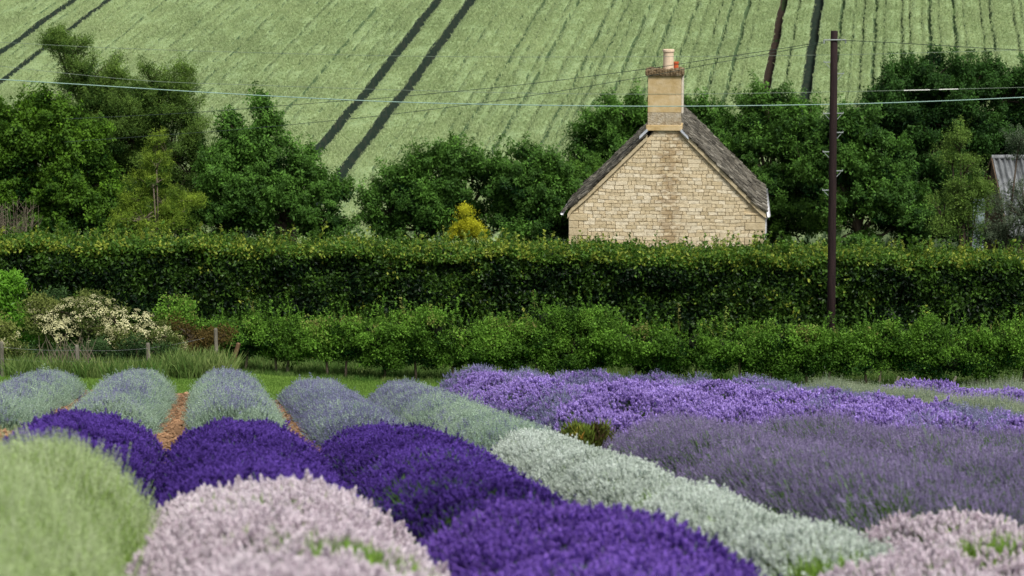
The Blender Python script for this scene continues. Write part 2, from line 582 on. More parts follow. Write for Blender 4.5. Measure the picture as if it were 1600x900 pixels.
#        name     dark colour       light colour      stems     n  spread stem head rad rings n
variety('pink', (.62, .52, .58), (.92, .85, .89), M_stem, 2, .03, .10, .038, .0128, 4, 5, leaf=GR_LIME)
variety('green', (.36, .50, .18), (.58, .66, .42), M_limestem, 4, .04, .24, .07, .0060, 5, 4, lean=.10, leaf=GR_LIME)
variety('violet', (.08, .035, .27), (.31, .17, .68), M_stem, 2, .03, .10, .042, .0130, 4, 5)
variety('cream', (.52, .52, .42), (.82, .82, .70), M_stem, 3, .03, .10, .045, .013, 4, 5, leaf=GR_LIME)
variety('white', (.44, .51, .43), (.74, .81, .75), M_limestem, 4, .05, .12, .05, .0105, 4, 4, leaf=GR_LIME)
variety('deep', (.025, .010, .11), (.155, .080, .44), M_stem, 4, .055, .10, .042, .0125, 3, 4)
variety('dusky', (.13, .11, .21), (.36, .30, .50), M_stem, 6, .09, .26, .05, .0078, 4, 3, lean=.12, leaf=GR_LONG)
variety('bright', (.17, .105, .36), (.52, .39, .82), M_stem, 6, .08, .10, .040, .0165, 3, 4)
variety('sage', (.24, .36, .26), (.50, .63, .48), M_sage, 9, .09, .14, .065, .008, 3, 3, lean=.30)
variety('blue', (.14, .15, .27), (.34, .35, .52), M_sage, 9, .09, .14, .06, .010, 3, 3, lean=.30)
variety('pale', (.22, .28, .17), (.42, .48, .32), M_sage, 6, .07, .28, .09, .007, 3, 3, lean=.12)

def row_u(i): return .37 + 1.57 * (i - 2)

def row_block(i, Y0, Y1, h, w, keys, dens, label, leafy=0.12, patches=(), seed=0, sc=1.0, und=.12, lean=(0, 0), end=.8, upw=.6, mix=None, low_leaf=.35, group='lavender rows planted up the slope', top=.5, u=None, name='lavender_row'):
    """one stretch of one row: a woody mound with leaf tufts and flower spikes standing out of it"""
    uc = row_u(i) if u is None else u
    def prof(s, v):
        plants = .5 + .5 * np.cos(2 * np.pi * (s - Y0) / 1.05 + seed)
        cr = np.clip(1 - np.abs(v) ** 2.3, 0, 1) ** .62
        e = np.clip(np.minimum(s - Y0, Y1 - s) / end, 0, 1)
        er = np.sqrt(np.clip(1 - (1 - e) ** 2, 0, 1))
        nz = (fbm(s * 1.1 + seed, v * 1.3, seed + 3) - .5)
        n2 = (fbm(s * 3.4 + seed, v * 3.2, seed + 5) - .5)
        return h * cr * er * (1 - und * (1 - plants) + nz * .42 + n2 * .22)
    def surf(s, v):
        e = np.clip(np.minimum(s - Y0, Y1 - s) / end, 0, 1)
        ew = .55 + .45 * np.sqrt(np.clip(1 - (1 - e) ** 2, 0, 1))
        ww = w * ew * (1 + (fbm(s * .9, s * 0 + (v > 0) * 9, seed + 8) - .5) * .35)
        x = uc + v * ww - DIR * s
        return x, s, ground(x, s) + prof(s, v)
    base = (float(uc - DIR * (Y0 + Y1) / 2), (Y0 + Y1) / 2)
    bz = float(ground(*base))
    root = thing(name, (base[0], base[1], bz), label, 'lavender', group)
    off = np.array([base[0], base[1], bz])
    ns = int((Y1 - Y0) / .12) + 2
    S, Vv = np.meshgrid(np.linspace(Y0, Y1, ns), np.linspace(-1, 1, 17), indexing='ij')
    x, y, z = surf(S, Vv)
    g = ground(x, y)
    zz = g + (z - g) * .86 - .02
    P = np.stack([x, y, zz], -1) - off
    link('foliage_mound', grid_mesh('foliage_mound', P, M_lavcore), root)
    # points
    area = (Y1 - Y0) * w * 2.6
    N = int(area * dens)
    s = Y0 + rng.random(N) * (Y1 - Y0)
    if (Y1 / Y0) > 1.35:          # nearer plants show more of themselves
        pass
    ph = rng.random(N) * 2 - 1
    v = np.sin(ph * math.pi / 2) * .3 + ph * .7
    x, y, z = surf(s, v)
    eps = .03
    x1, y1, z1 = surf(s + eps, v); x2, y2, z2 = surf(s, np.clip(v + eps, -1, 1)); x3, y3, z3 = surf(s, np.clip(v - eps, -1, 1))
    t1 = np.stack([x1 - x, y1 - y, z1 - z], 1); t2 = np.stack([x2 - x3, y2 - y3, z2 - z3], 1)
    nr = np.cross(t2, t1); nr *= np.sign(nr[:, 2:3] + 1e-9)
    nr /= np.linalg.norm(nr, axis=1, keepdims=True) + 1e-9
    d = nr * (1 - upw) + np.array([lean[0], lean[1], upw]) + rng.normal(0, .13, (N, 3))
    g = ground(x, y)
    rel = (z - g) / h
    nzp = fbm(x * 1.6, y * 1.6, seed + 20)
    P = np.stack([x, y, z], 1) - d / np.linalg.norm(d, axis=1, keepdims=True) * (.09 * sc) - off
    # choose flower or leaf
    leafp = leafy + low_leaf * np.clip(1 - rel * 1.6, 0, 1) + .5 * np.clip(nzp - .66, 0, 1) * 3
    for (pY, pv, pr) in patches:
        q = ((s - pY) / pr) ** 2 + ((v - pv) * w / pr * 1.1) ** 2
        leafp = np.maximum(leafp, np.exp(-q) * .9)
    leaf = rng.random(N) < leafp
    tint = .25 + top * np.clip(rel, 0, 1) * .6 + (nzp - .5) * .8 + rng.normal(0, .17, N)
    scl = rng.uniform(.8, 1.2, N) * sc
    scl = scl * np.where(rng.random(N) < .03, rng.uniform(1.12, 1.38, N), 1.0)
    srcs = V[keys[0]]
    nf = len(srcs) - 3
    pick = np.where(leaf, nf + rng.integers(0, 3, N), rng.integers(0, nf, N))
    if len(keys) > 1:             # a second tint of the same planting shows higher up or in drifts
        srcs2 = V[keys[1]]
        sw = rng.random(N) < (mix(rel, x, y, s) if mix else np.full(N, .5))
        A = ~sw | leaf
        scatter('flower_spikes', keys[0], srcs, P[A], dir_euler(d[A]), scl[A], tint[A], pick[A], root)
        scatter('flower_spikes', keys[1], srcs2, P[~A], dir_euler(d[~A]), scl[~A], tint[~A], pick[~A], root)
    else:
        scatter('flower_spikes', keys[0], srcs, P, dir_euler(d), scl, tint, pick, root)
    return root

brm = lambda rel, x, y, s: np.clip(.35 * sstep(.75, .3, rel) + 1.6 * np.clip(vnoise(x * .9, y * .45, 15) - .62, 0, 1) + .6 * sstep(40.5, 42.2, s), 0, .85)
hi = lambda rel, x, y, s: sstep(.65, 1.0, rel) * .50 + .06
# far block, 27 m to 42 m
row_block(0, 28, 41.5, .36, .50, ('sage', 'blue'), 300, 'grey-green lavender mound cut off by the left edge of the picture', mix=hi, seed=1, leafy=.04, und=.14)
row_block(1, 27.5, 42, .42, .52, ('sage', 'blue'), 300, 'domed grey-green lavender mound beside the fence post', mix=hi, seed=2, leafy=.04, und=.14)
row_block(2, 27.5, 42, .48, .53, ('sage', 'blue'), 300, 'domed grey-green lavender row end between two strips of bark mulch', mix=hi, seed=3, leafy=.04, und=.14)
row_block(3, 27, 41.6, .44, .54, ('blue', 'sage'), 330, 'dull lilac-blue lavender row behind the widest deep purple row', mix=lambda r, x, y, s: np.full(len(r), .25), seed=4, leafy=.05, und=.05)
row_block(4, 24.5, 42, .50, .56, ('sage', 'blue'), 300, 'long grey-green lavender row along the left side of the brightest purple mounds', mix=lambda r, x, y, s: .15 + .6 * sstep(30, 40, s), seed=5, leafy=.05, und=.08)
row_block(5, 27.2, 42.5, .84, .90, ('bright', 'blue'), 330, 'tallest bright purple lavender row, left-most of the bright purple block', mix=brm, seed=6, leafy=.04, und=.24, group='bright purple lavender rows')
row_block(6, 27, 42.5, .80, .88, ('bright', 'blue'), 330, 'bright purple lavender row ending in the mound below the middle of the low hedge', mix=brm, seed=7, leafy=.04, und=.24, group='bright purple lavender rows')
row_block(7, 25, 42.5, .78, .88, ('bright', 'blue'), 330, 'bright purple lavender row ending in a mound straight below the chimney', mix=brm, seed=8, leafy=.04, und=.24, group='bright purple lavender rows')
row_block(8, 24, 42.5, .72, .88, ('bright', 'blue'), 330, 'right-most bright purple lavender row, beside the pale green stems', mix=brm, seed=9, leafy=.05, und=.16, group='bright purple lavender rows')
row_block(9, 30, 43, .50, .62, ('pale',), 260, 'pale green lavender row not yet in flower, right of the bright purple block', seed=10, leafy=.03, und=.1)
row_block(10, 33, 43.5, .70, .68, ('bright',), 260, 'narrow purple lavender row farthest to the right beside the lawn', seed=11, leafy=.05, und=.2)
row_block(11, 34, 43, .55, .72, ('bright', 'pale'), 240, 'low mixed purple and green lavender row at the right edge', seed=12, leafy=.06, mix=lambda r, x, y, s: np.full(len(r), .4))
# middle block, 15 m to 24 m
row_block(1, 14.8, 24, .47, .72, ('deep',), 560, 'deep purple lavender row behind the pale green one at left', seed=13, leafy=.05, und=.06, low_leaf=.2)
row_block(2, 14.8, 24, .45, .75, ('deep',), 560, 'deep purple lavender row rising behind the big pale pink mound', seed=14, leafy=.05, und=.06, low_leaf=.2)
row_block(3, 14.6, 24.4, .54, .78, ('deep',), 560, 'widest deep purple lavender row, running down the middle with green showing on its flank', seed=15, leafy=.10, und=.10, low_leaf=.8, patches=((15.9, -.55, .55), (17.0, -.85, .6)))
row_block(4, 11.7, 25.2, .49, .52, ('white',), 620, 'long whitish lavender row running diagonally to the lower right', seed=16, leafy=.05, und=.06, patches=((17.0, -.45, .35), (14.6, -.3, .3), (12.2, -.5, .6)))
dm = lambda rel, x, y, s: np.clip(sstep(21, 27, s) * .45 + (vnoise(x * .8, y * .5, 6) > .66) * .6, 0, .9)
row_block(5, 15.3, 25.5, .54, .78, ('dusky',), 430, 'dusky grey-purple lavender row directly behind the whitish row', seed=17, leafy=.22, lean=(-.30, 0), low_leaf=.6, und=.05)
row_block(6, 15.3, 26.5, .58, .84, ('dusky', 'bright'), 400, 'dusky grey-purple lavender row right of the small heath bush', seed=18, leafy=.22, lean=(-.30, 0), mix=lambda *a: dm(*a) * .4, und=.05)
row_block(7, 16, 24.6, .58, .84, ('dusky', 'bright'), 390, 'dusky lavender row with faint bluish drifts near the right edge', seed=19, leafy=.25, lean=(-.28, 0), mix=dm, und=.06, patches=((20.3, .1, .45),))
row_block(8, 17, 23.6, .56, .84, ('dusky', 'bright'), 380, 'short dusky lavender row with a brighter purple streak at the right edge', seed=20, leafy=.25, lean=(-.28, 0), mix=lambda *a: np.clip(dm(*a) + .25, 0, 1), und=.08)
row_block(9, 22, 29.5, .56, .80, ('bright', 'pale'), 380, 'patchy light purple lavender row cut off by the right edge', seed=31, leafy=.15, mix=lambda r, x, y, s: np.full(len(r), .35), und=.12)
# near block, up to 15 m
row_block(1, 5.5, 14.6, .60, .80, ('green',), 800, 'pale yellow-green lavender row filling the lower left corner', seed=21, leafy=.30, und=.04, upw=.85, low_leaf=.4)
row_block(2, 5.5, 14.4, .54, .86, ('pink',), 1250, 'big pale pink lavender mound in the foreground', u=.43, seed=22, leafy=.02, und=.05, low_leaf=.15, patches=((12.4, -.15, .22), (10.2, .25, .42), (9.2, .7, .3)))
row_block(3, 5.5, 14.3, .54, .98, ('violet',), 1080, 'vivid violet lavender row at the bottom middle of the foreground', u=2.16, seed=23, leafy=.07, und=.12, low_leaf=.2)
row_block(5, 10.6, 15.2, .62, .72, ('pink',), 800, 'pale pink lavender bush with lime leaves in the lower right', seed=24, leafy=.06, und=.15, u=4.65, patches=((12.9, -.2, .35),))
row_block(4, 6.4, 9.9, .72, .66, ('cream',), 900, 'cream white lavender clump in the lower right corner', seed=25, leafy=.05, und=.1, u=3.6)
row_block(4, 9.7, 12.6, .52, .66, ('pink',), 800, 'pale pink lavender clump between the violet row and the cream clump', seed=26, leafy=.06, und=.12, u=3.65, patches=((10.6, .7, .3),))

# heath bush among the lavender
def tuft_bush(name, px, py, Y, rx, rz, n, srcs, key, label, cat, tintf=None, z_off=0):
    p = at(px, py, Y)
    g = float(ground(p.x, p.y))
    root = thing(name, (p.x, p.y, g), label, cat)
    d = rng.normal(size=(n, 3)); d[:, 2] = np.abs(d[:, 2]); d /= np.linalg.norm(d, axis=1, keepdims=True)
    q = (rng.uniform(.55, 1.1, n) * (.7 + .6 * fbm(d[:, 0] * 2.5 + 5, d[:, 2] * 2.5, 21)))[:, None]
    P = d * np.array([rx, rx * .8, rz]) * q
    tint = .4 + rng.normal(0, .2, n) + (fbm(P[:, 0] * 4, P[:, 2] * 4, 3) - .5) * 1.2
    scatter('foliage', key, srcs, P, dir_euler(d + np.array([0, 0, .8])), rng.uniform(.7, 1.3, n), tint, rng.integers(0, len(srcs), n), root)
    mb = MB(); mb.smooth = True
    for k in range(8):
        a = k * .785
        mb.tube([(0, 0, 0), (math.cos(a) * rx * .4, math.sin(a) * rx * .4, rz * .5), (math.cos(a) * rx * .8, math.sin(a) * rx * .7, rz * .85)], [.018, .012, .004], 5)
    mb.build('stems', M_bark, root)
    return root
M_heath = leaf_mat('heath leaves', (.05, .03, .015), (.14, .22, .03), trans=.2, accent=(.42, .24, .05))
heath = blade_tuft(16, .13, .007, [M_heath], spread=.06, lean=.5)
tuft_bush('heath_bush', 912, 690, 27.2, .38, .52, 620, heath, 'heath', 'small green and orange-brown heath bush between whitish and bright purple lavender', 'bush')

# ------------------------------------------------------------------ grass on the lawn
M_grass = leaf_mat('grass blades', (.08, .16, .025), (.19, .30, .06), trans=.3)
M_straw = leaf_mat('long grass', (.05, .12, .02), (.30, .34, .12), trans=.3)
gsrc = blade_tuft(14, .07, .006, [M_grass], spread=.10, lean=.5)
N = 42000
yy = rng.uniform(42.6, 62, N); xx = rng.uniform(-11, 17, N)
scatter('lawn_grass', 'lawn', gsrc, np.stack([xx, yy, ground(xx, yy) + .02], 1), np.stack([rng.normal(0, .1, N), rng.normal(0, .1, N), rng.random(N) * 6.28], 1),
        rng.uniform(.6, 1.3, N), fbm(xx * .6, yy * .6, 2) * .9 + rng.normal(0, .12, N), rng.integers(0, 3, N), None,
        label='short bright green mown grass between the lavender and the hedges', cat='grass')
rsrc = blade_tuft(16, .55, .009, [M_straw], spread=.16, lean=.22, droop=.25)
def rough_grass(label, n, xr, Yr, sc=1.0, top=.2):
    px = rng.uniform(xr[0], xr[1], n); Yq = rng.uniform(Yr[0], Yr[1], n)
    X = (px - 800) / F * Yq
    scatter('long_grass', 'rough', rsrc, np.stack([X, Yq, ground(X, Yq)], 1), np.stack([rng.normal(0, .15, n), rng.normal(0, .15, n), rng.random(n) * 6.28], 1),
            rng.uniform(.5, 1.2, n) * sc, fbm(X * 2, Yq * 2, 4) * .7 + rng.normal(0, .15, n) + top - .2, rng.integers(0, 3, n), None, label=label, cat='grass')
rough_grass('tall yellowish grass growing round the leaning brown fence post', 520, (240, 350), (52, 56), 1.35, .22)
rough_grass('rough green grass below the flowering elder bush', 650, (0, 240), (50, 54), 1.0, .1)
rough_grass('unmown grass strip along the foot of the low hedge', 1800, (370, 1640), (60.2, 62.4), .42, -.02)

def grass_band(label, n, X0, X1, Y0, Y1, sc, lo):
    X = rng.uniform(X0, X1, n); Yq = rng.uniform(Y0, Y1, n)
    scatter('long_grass', 'rough', rsrc, np.stack([X, Yq, ground(X, Yq)], 1), np.stack([rng.normal(0, .2, n), rng.normal(0, .2, n), rng.random(n) * 6.28], 1),
            rng.uniform(.5, 1.2, n) * sc, fbm(X * 1.5, Yq * 1.5, 4) * .6 + rng.normal(0, .12, n) + lo, rng.integers(0, 3, n), None, label=label, cat='grass')
grass_band('dark rough grass in the shade between the low and the tall hedge', 5200, -9, 18, 62.3, 68.2, .7, -.15)  # lowered tint puts the shade into the grass colour
# bark chips on the paths between the rows
M_chip = noise_mat('bark chips', [(0.3, (.10, .055, .03)), (0.55, (.26, .15, .08)), (0.75, (.46, .32, .20))], 30, bump=0, tint=False, rand=.35, coords='World')
csrc = []
for k in range(4):
    mb = MB()
    for j in range(5):
        M = Matrix.Translation((random.uniform(-.06, .06), random.uniform(-.06, .06), random.uniform(0, .02))) @ Matrix.Rotation(random.uniform(0, 6.28), 4, 'Z') @ Matrix.Rotation(random.gauss(0, .35), 4, 'X')
        a, b = random.uniform(.02, .045), random.uniform(.008, .018)
        mb.box(-a, a, -b, b, 0, .008, M=M)
    csrc.append(source('bark chip', mb, [M_chip]))
N = 16000
yy = rng.uniform(22, 42.4, N); uu = rng.uniform(-3.6, 5.0, N); xx = uu - DIR * yy
scatter('bark_chips', 'chips', csrc, np.stack([xx, yy, ground(xx, yy) + .03], 1), np.stack([rng.normal(0, .2, N), rng.normal(0, .2, N), rng.random(N) * 6.28], 1),
        rng.uniform(.7, 1.4, N), rng.random(N), rng.integers(0, 4, N), None, label='brown bark chips strewn on the soil between the lavender rows', cat='mulch')

# ------------------------------------------------------------------ foliage masses: hedges
M_beech = leaf_mat('hedge leaves', (.004, .016, .004), (.085, .185, .022), trans=.3, rough=.45, spec=.22, accent=(.30, .36, .05), var=.30)
M_haw = leaf_mat('low hedge leaves', (.006, .032, .005), (.155, .32, .038), trans=.3, rough=.5, accent=(.20, .20, .06))
S_beech = leaf_sources('beech', [M_beech], 9, .16, .115, .075)
S_haw = leaf_sources('haw', [M_haw], 12, .17, .085, .05)

def shoot_source(mats, L, n, leafL, leafW, variants=3):
    out = []
    for v in range(variants):
        mb = MB()
        top = Vector((random.gauss(0, .12) * L, random.gauss(0, .12) * L, L))
        mb.tube([(0, 0, 0), top * .5 + Vector((.02, 0, 0)), top], [.006, .004, .002], 3)
        for i in range(n):
            f = random.uniform(.15, 1.0)
            p = top * f
            d = Vector((random.gauss(0, 1), random.gauss(0, 1), .5)).normalized()
            s = d.cross(Vector((0, 0, 1)) + d * .1 + Vector((random.gauss(0, .4), 0, 0))).normalized()
            l = leafL * (1.2 - .5 * f)
            mb.add([p, p + d * l * .5 + s * leafW / 2, p + d * l, p + d * l * .5 - s * leafW / 2], [(0, 1, 2), (0, 2, 3)])
        out.append(source('leafy shoot', mb, mats))
    return out
S_beech_shoot = shoot_source([M_beech], .42, 13, .09, .055)
S_haw_shoot = shoot_source([M_haw], .55, 18, .075, .045)

# tall clipped hedge
def tall_hedge():
    Y0 = 68.6; x0, x1 = -19.0, 20.5; depth = 1.9
    def topz(X):
        px = 800 + X / Y0 * F
        py = 383 + (px / 1600) * 26
        return -Y0 * np.tan(PITCH + np.arctan((py - 450) / F))
    p = (0.0, Y0 + depth / 2); gz = float(ground(*p)) - .05
    root = thing('tall_hedge', (p[0], p[1], gz), 'tall clipped dark green hedge with yellowish new shoots along its top', 'hedge')
    off = np.array([p[0], p[1], gz])
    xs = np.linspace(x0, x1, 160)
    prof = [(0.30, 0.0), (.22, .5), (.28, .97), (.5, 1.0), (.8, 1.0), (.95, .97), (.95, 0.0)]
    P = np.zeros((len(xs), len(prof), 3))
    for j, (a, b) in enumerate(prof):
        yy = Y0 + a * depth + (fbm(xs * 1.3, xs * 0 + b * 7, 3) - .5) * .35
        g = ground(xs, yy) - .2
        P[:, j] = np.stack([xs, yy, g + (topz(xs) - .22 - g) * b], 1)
    link('shade_core', grid_mesh('shade_core', P - off, M_core, smooth=False), root)  # solid dark core, added to show as black gaps between the leaves
    # face leaves
    n = 30000
    X = rng.uniform(x0, x1, n); t = rng.random(n)
    bump = (fbm(X * 1.0, t * 4.5, 12) - .5) * .7
    Yq = Y0 - .05 - bump + rng.random(n) ** 1.5 * .35 - (1 - t) * .15
    g = ground(X, Yq); tz = topz(X)
    Z = g + .1 + (tz - g - .1) * t
    tint = .10 + (fbm(X * 1.6, t * 9, 5) - .45) * 1.1 + rng.normal(0, .24, n) + sstep(.84, 1, t) * .45 + (rng.random(n) < .03) * .5  # low tint paints the face as shaded, a few leaves as glints
    # patches where ivy-bright leaves show
    tint += .22 * np.exp(-(((X - (1190 - 800) / F * Y0) / 1.6) ** 2 + ((t - .5) / .25) ** 2))
    dens = rng.random(n) < (.45 + .85 * fbm(X * 2.2, t * 10, 8)) 
    A = dens
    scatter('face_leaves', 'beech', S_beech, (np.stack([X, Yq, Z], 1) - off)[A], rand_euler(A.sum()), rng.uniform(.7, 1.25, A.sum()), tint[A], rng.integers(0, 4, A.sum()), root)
    n = 16000
    X = rng.uniform(x0, x1, n); Yq = Y0 + rng.uniform(-.15, depth, n)
    Z = topz(X) + (fbm(X * .8, Yq * .3, 4) - .5) * .5 - .04
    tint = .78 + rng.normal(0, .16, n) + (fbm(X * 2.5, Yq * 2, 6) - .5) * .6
    scatter('top_leaves', 'beech', S_beech, np.stack([X, Yq, Z], 1) - off, rand_euler(n), rng.uniform(.6, 1.1, n), tint, rng.integers(0, 4, n), root)
    n = 2600
    X = rng.uniform(x0, x1, n); Yq = Y0 + rng.uniform(-.1, depth, n)
    k = fbm(X * 1.2, Yq * .7, 14)
    sc = .45 + rng.random(n) ** 2.5 * 1.0 + np.clip(k - .58, 0, 1) * 2.2
    scatter('new_shoots', 'beechshoot', S_beech_shoot, np.stack([X, Yq, topz(X) - .06], 1) - off, np.stack([rng.normal(0, .25, n), rng.normal(0, .25, n), rng.random(n) * 6.28], 1), sc,
            .78 + rng.normal(0, .15, n), rng.integers(0, 3, n), root)
tall_hedge()

# low hedge of young plants, in separate bushy plants
def low_plant(px, Y, wpx, toppy, label, tb=0.0, seed=0, trunks=1, bare=.42, dens=1.0, shoots=40):
    s = mpp(Y)
    X = (px - 800) * s
    g = float(ground(X, Y))
    top = float(at(px, toppy, Y).z) - g
    rx = wpx * s / 2
    root = thing('hedge_shrub', (X, Y, g), label, 'shrub', 'shrubs of the low hedge along the lawn')
    n = int(dens * 620 * rx * top / 1.0)
    # bushy volume: several lobes
    L = 7
    lob = [(random.uniform(-.75, .75) * rx, random.uniform(-.35, .35), random.uniform(bare + .25, top - .3) if top > bare + .6 else top * .7, random.uniform(.35, .55)) for k in range(L)]
    lob.append((0, 0, top - .45, .45)); lob.append((-rx * .8, 0, bare + .35, .45)); lob.append((rx * .8, 0, bare + .35, .45))
    lob.append((rx * .45, -.15, top * .72, .45)); lob.append((-rx * .45, -.15, top * .72, .45))
    wts = np.array([l[3] ** 2 for l in lob]); wts /= wts.sum()
    ch = rng.choice(len(lob), n, p=wts)
    d = rng.normal(size=(n, 3)); d /= np.linalg.norm(d, axis=1, keepdims=True)
    lb = np.array(lob)[ch]
    NP = int(34 * rx * top)
    pch = rng.choice(len(lob), NP, p=wts); la = np.array(lob)[pch]
    pd = rng.normal(size=(NP, 3)); pd[:, 1] -= .4; pd /= np.linalg.norm(pd, axis=1, keepdims=True)
    pq = rng.uniform(.45, 1.15, NP)[:, None]
    pc = la[:, :3] + pd * la[:, 3:4] * pq * np.array([1.25, 1.0, 1.0])
    pr = rng.uniform(.12, .26, NP); pt_ = rng.normal(0, .15, NP) + .12 * pd[:, 2]
    w2 = pr ** 2 / (pr ** 2).sum()
    k2 = rng.choice(NP, n, p=w2)
    q = rng.random(n) ** .5
    P = pc[k2] + d * (pr[k2] * q)[:, None] * np.array([1.5, 1.2, .75])
    P[:, 2] = np.maximum(P[:, 2], bare * rng.uniform(.6, 1.3, n))
    tint = .06 + .50 * np.clip(P[:, 2] / top, 0, 1) + (fbm(P[:, 0] * 2.2 + seed * 3, P[:, 2] * 2.2, seed) - .5) * .7 + rng.normal(0, .08, n) + tb + pt_[k2]  # tint paints shaded gaps low down and lighter tops
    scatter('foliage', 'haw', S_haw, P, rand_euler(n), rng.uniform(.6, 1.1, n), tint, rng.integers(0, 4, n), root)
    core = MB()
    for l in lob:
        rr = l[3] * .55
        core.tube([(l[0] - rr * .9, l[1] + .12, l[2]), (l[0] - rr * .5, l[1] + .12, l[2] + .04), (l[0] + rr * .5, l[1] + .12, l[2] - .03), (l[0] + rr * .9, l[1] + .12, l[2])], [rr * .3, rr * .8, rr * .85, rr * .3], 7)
    core.build('shade_core', M_core, root, kind='stuff')  # dark lumps that paint shade behind the leaves
    m = shoots
    Ps = np.stack([rng.uniform(-rx * 1.1, rx * 1.1, m), rng.uniform(-.45, .3, m), top * rng.uniform(.55, 1.0, m)], 1)
    scatter('shoots', 'hawshoot', S_haw_shoot, Ps, np.stack([rng.normal(0, .3, m), rng.normal(0, .3, m), rng.random(m) * 6.28], 1), rng.uniform(.4, 1.0, m) + (rng.random(m) < .12) * .6,
            .55 + tb + rng.normal(0, .2, m), rng.integers(0, 3, m), root)
    for k in range(trunks):
        mb = MB(); mb.smooth = True
        a = (k - (trunks - 1) / 2) * rx * .9 + random.uniform(-.15, .15)
        ln = random.uniform(-.10, .12)
        mb.tube([(a, -.1, -.05), (a + ln * .5, -.1, bare * .7), (a + ln, -.05, bare * 1.5), (a + ln * 2.5, 0, top * .75)], [.045, .036, .03, .008], 6)
        mb.build('trunk', M_pale_bark if random.random() < .5 else M_bark, root)
    return root
lh = [
 (400, 62.2, 110, 478, 'left-most low hedge shrub, right beside the leaning post', .0, 2),
 (480, 62.2, 120, 486, 'bright green low hedge shrub above the mown lawn, second from the leaning post', .10, 2),
 (570, 62.2, 120, 482, 'low hedge shrub above the right part of the lawn with a reddish shoot tip', .03, 2),
 (650, 62.2, 110, 470, 'low hedge shrub with long upright shoots above the lawn end', .0, 1),
 (735, 62.2, 120, 488, 'low hedge shrub standing straight behind the left bright purple mound', .02, 2),
 (820, 62.2, 110, 494, 'low hedge shrub between the first and second bright purple mounds', .0, 2),
 (895, 62.2, 110, 466, 'low hedge shrub with tall loose shoots in front of the cottage left corner', .03, 1),
 (975, 61.8, 120, 492, 'dense low hedge shrub straight below the cottage chimney', .06, 2),
 (1060, 61.5, 130, 500, 'dense low hedge shrub with drooping leaves left of the gap', .04, 2),
 (1165, 61.2, 110, 506, 'low hedge shrub just right of the gap in the low hedge', -.02, 1),
 (1245, 61, 120, 500, 'low hedge shrub left of the wooden pole', -.04, 2),
 (1330, 61, 120, 506, 'low hedge shrub right of the wooden pole foot', -.06, 2),
 (1420, 61, 120, 488, 'low hedge shrub with a thin leafy shoot, behind the left leaning stake', -.05, 2),
 (1500, 61, 110, 510, 'low hedge shrub behind the right leaning stake', -.04, 2),
 (1585, 61, 130, 498, 'dark low hedge shrub cut off by the right edge', -.07, 2)]
for k, (px, Y, w, ty, lab, tb, tr) in enumerate(lh):
    low_plant(px, Y, w * 1.12, ty + 12, lab, tb, k + 1, tr, dens=1.15, bare=.48, shoots=62)

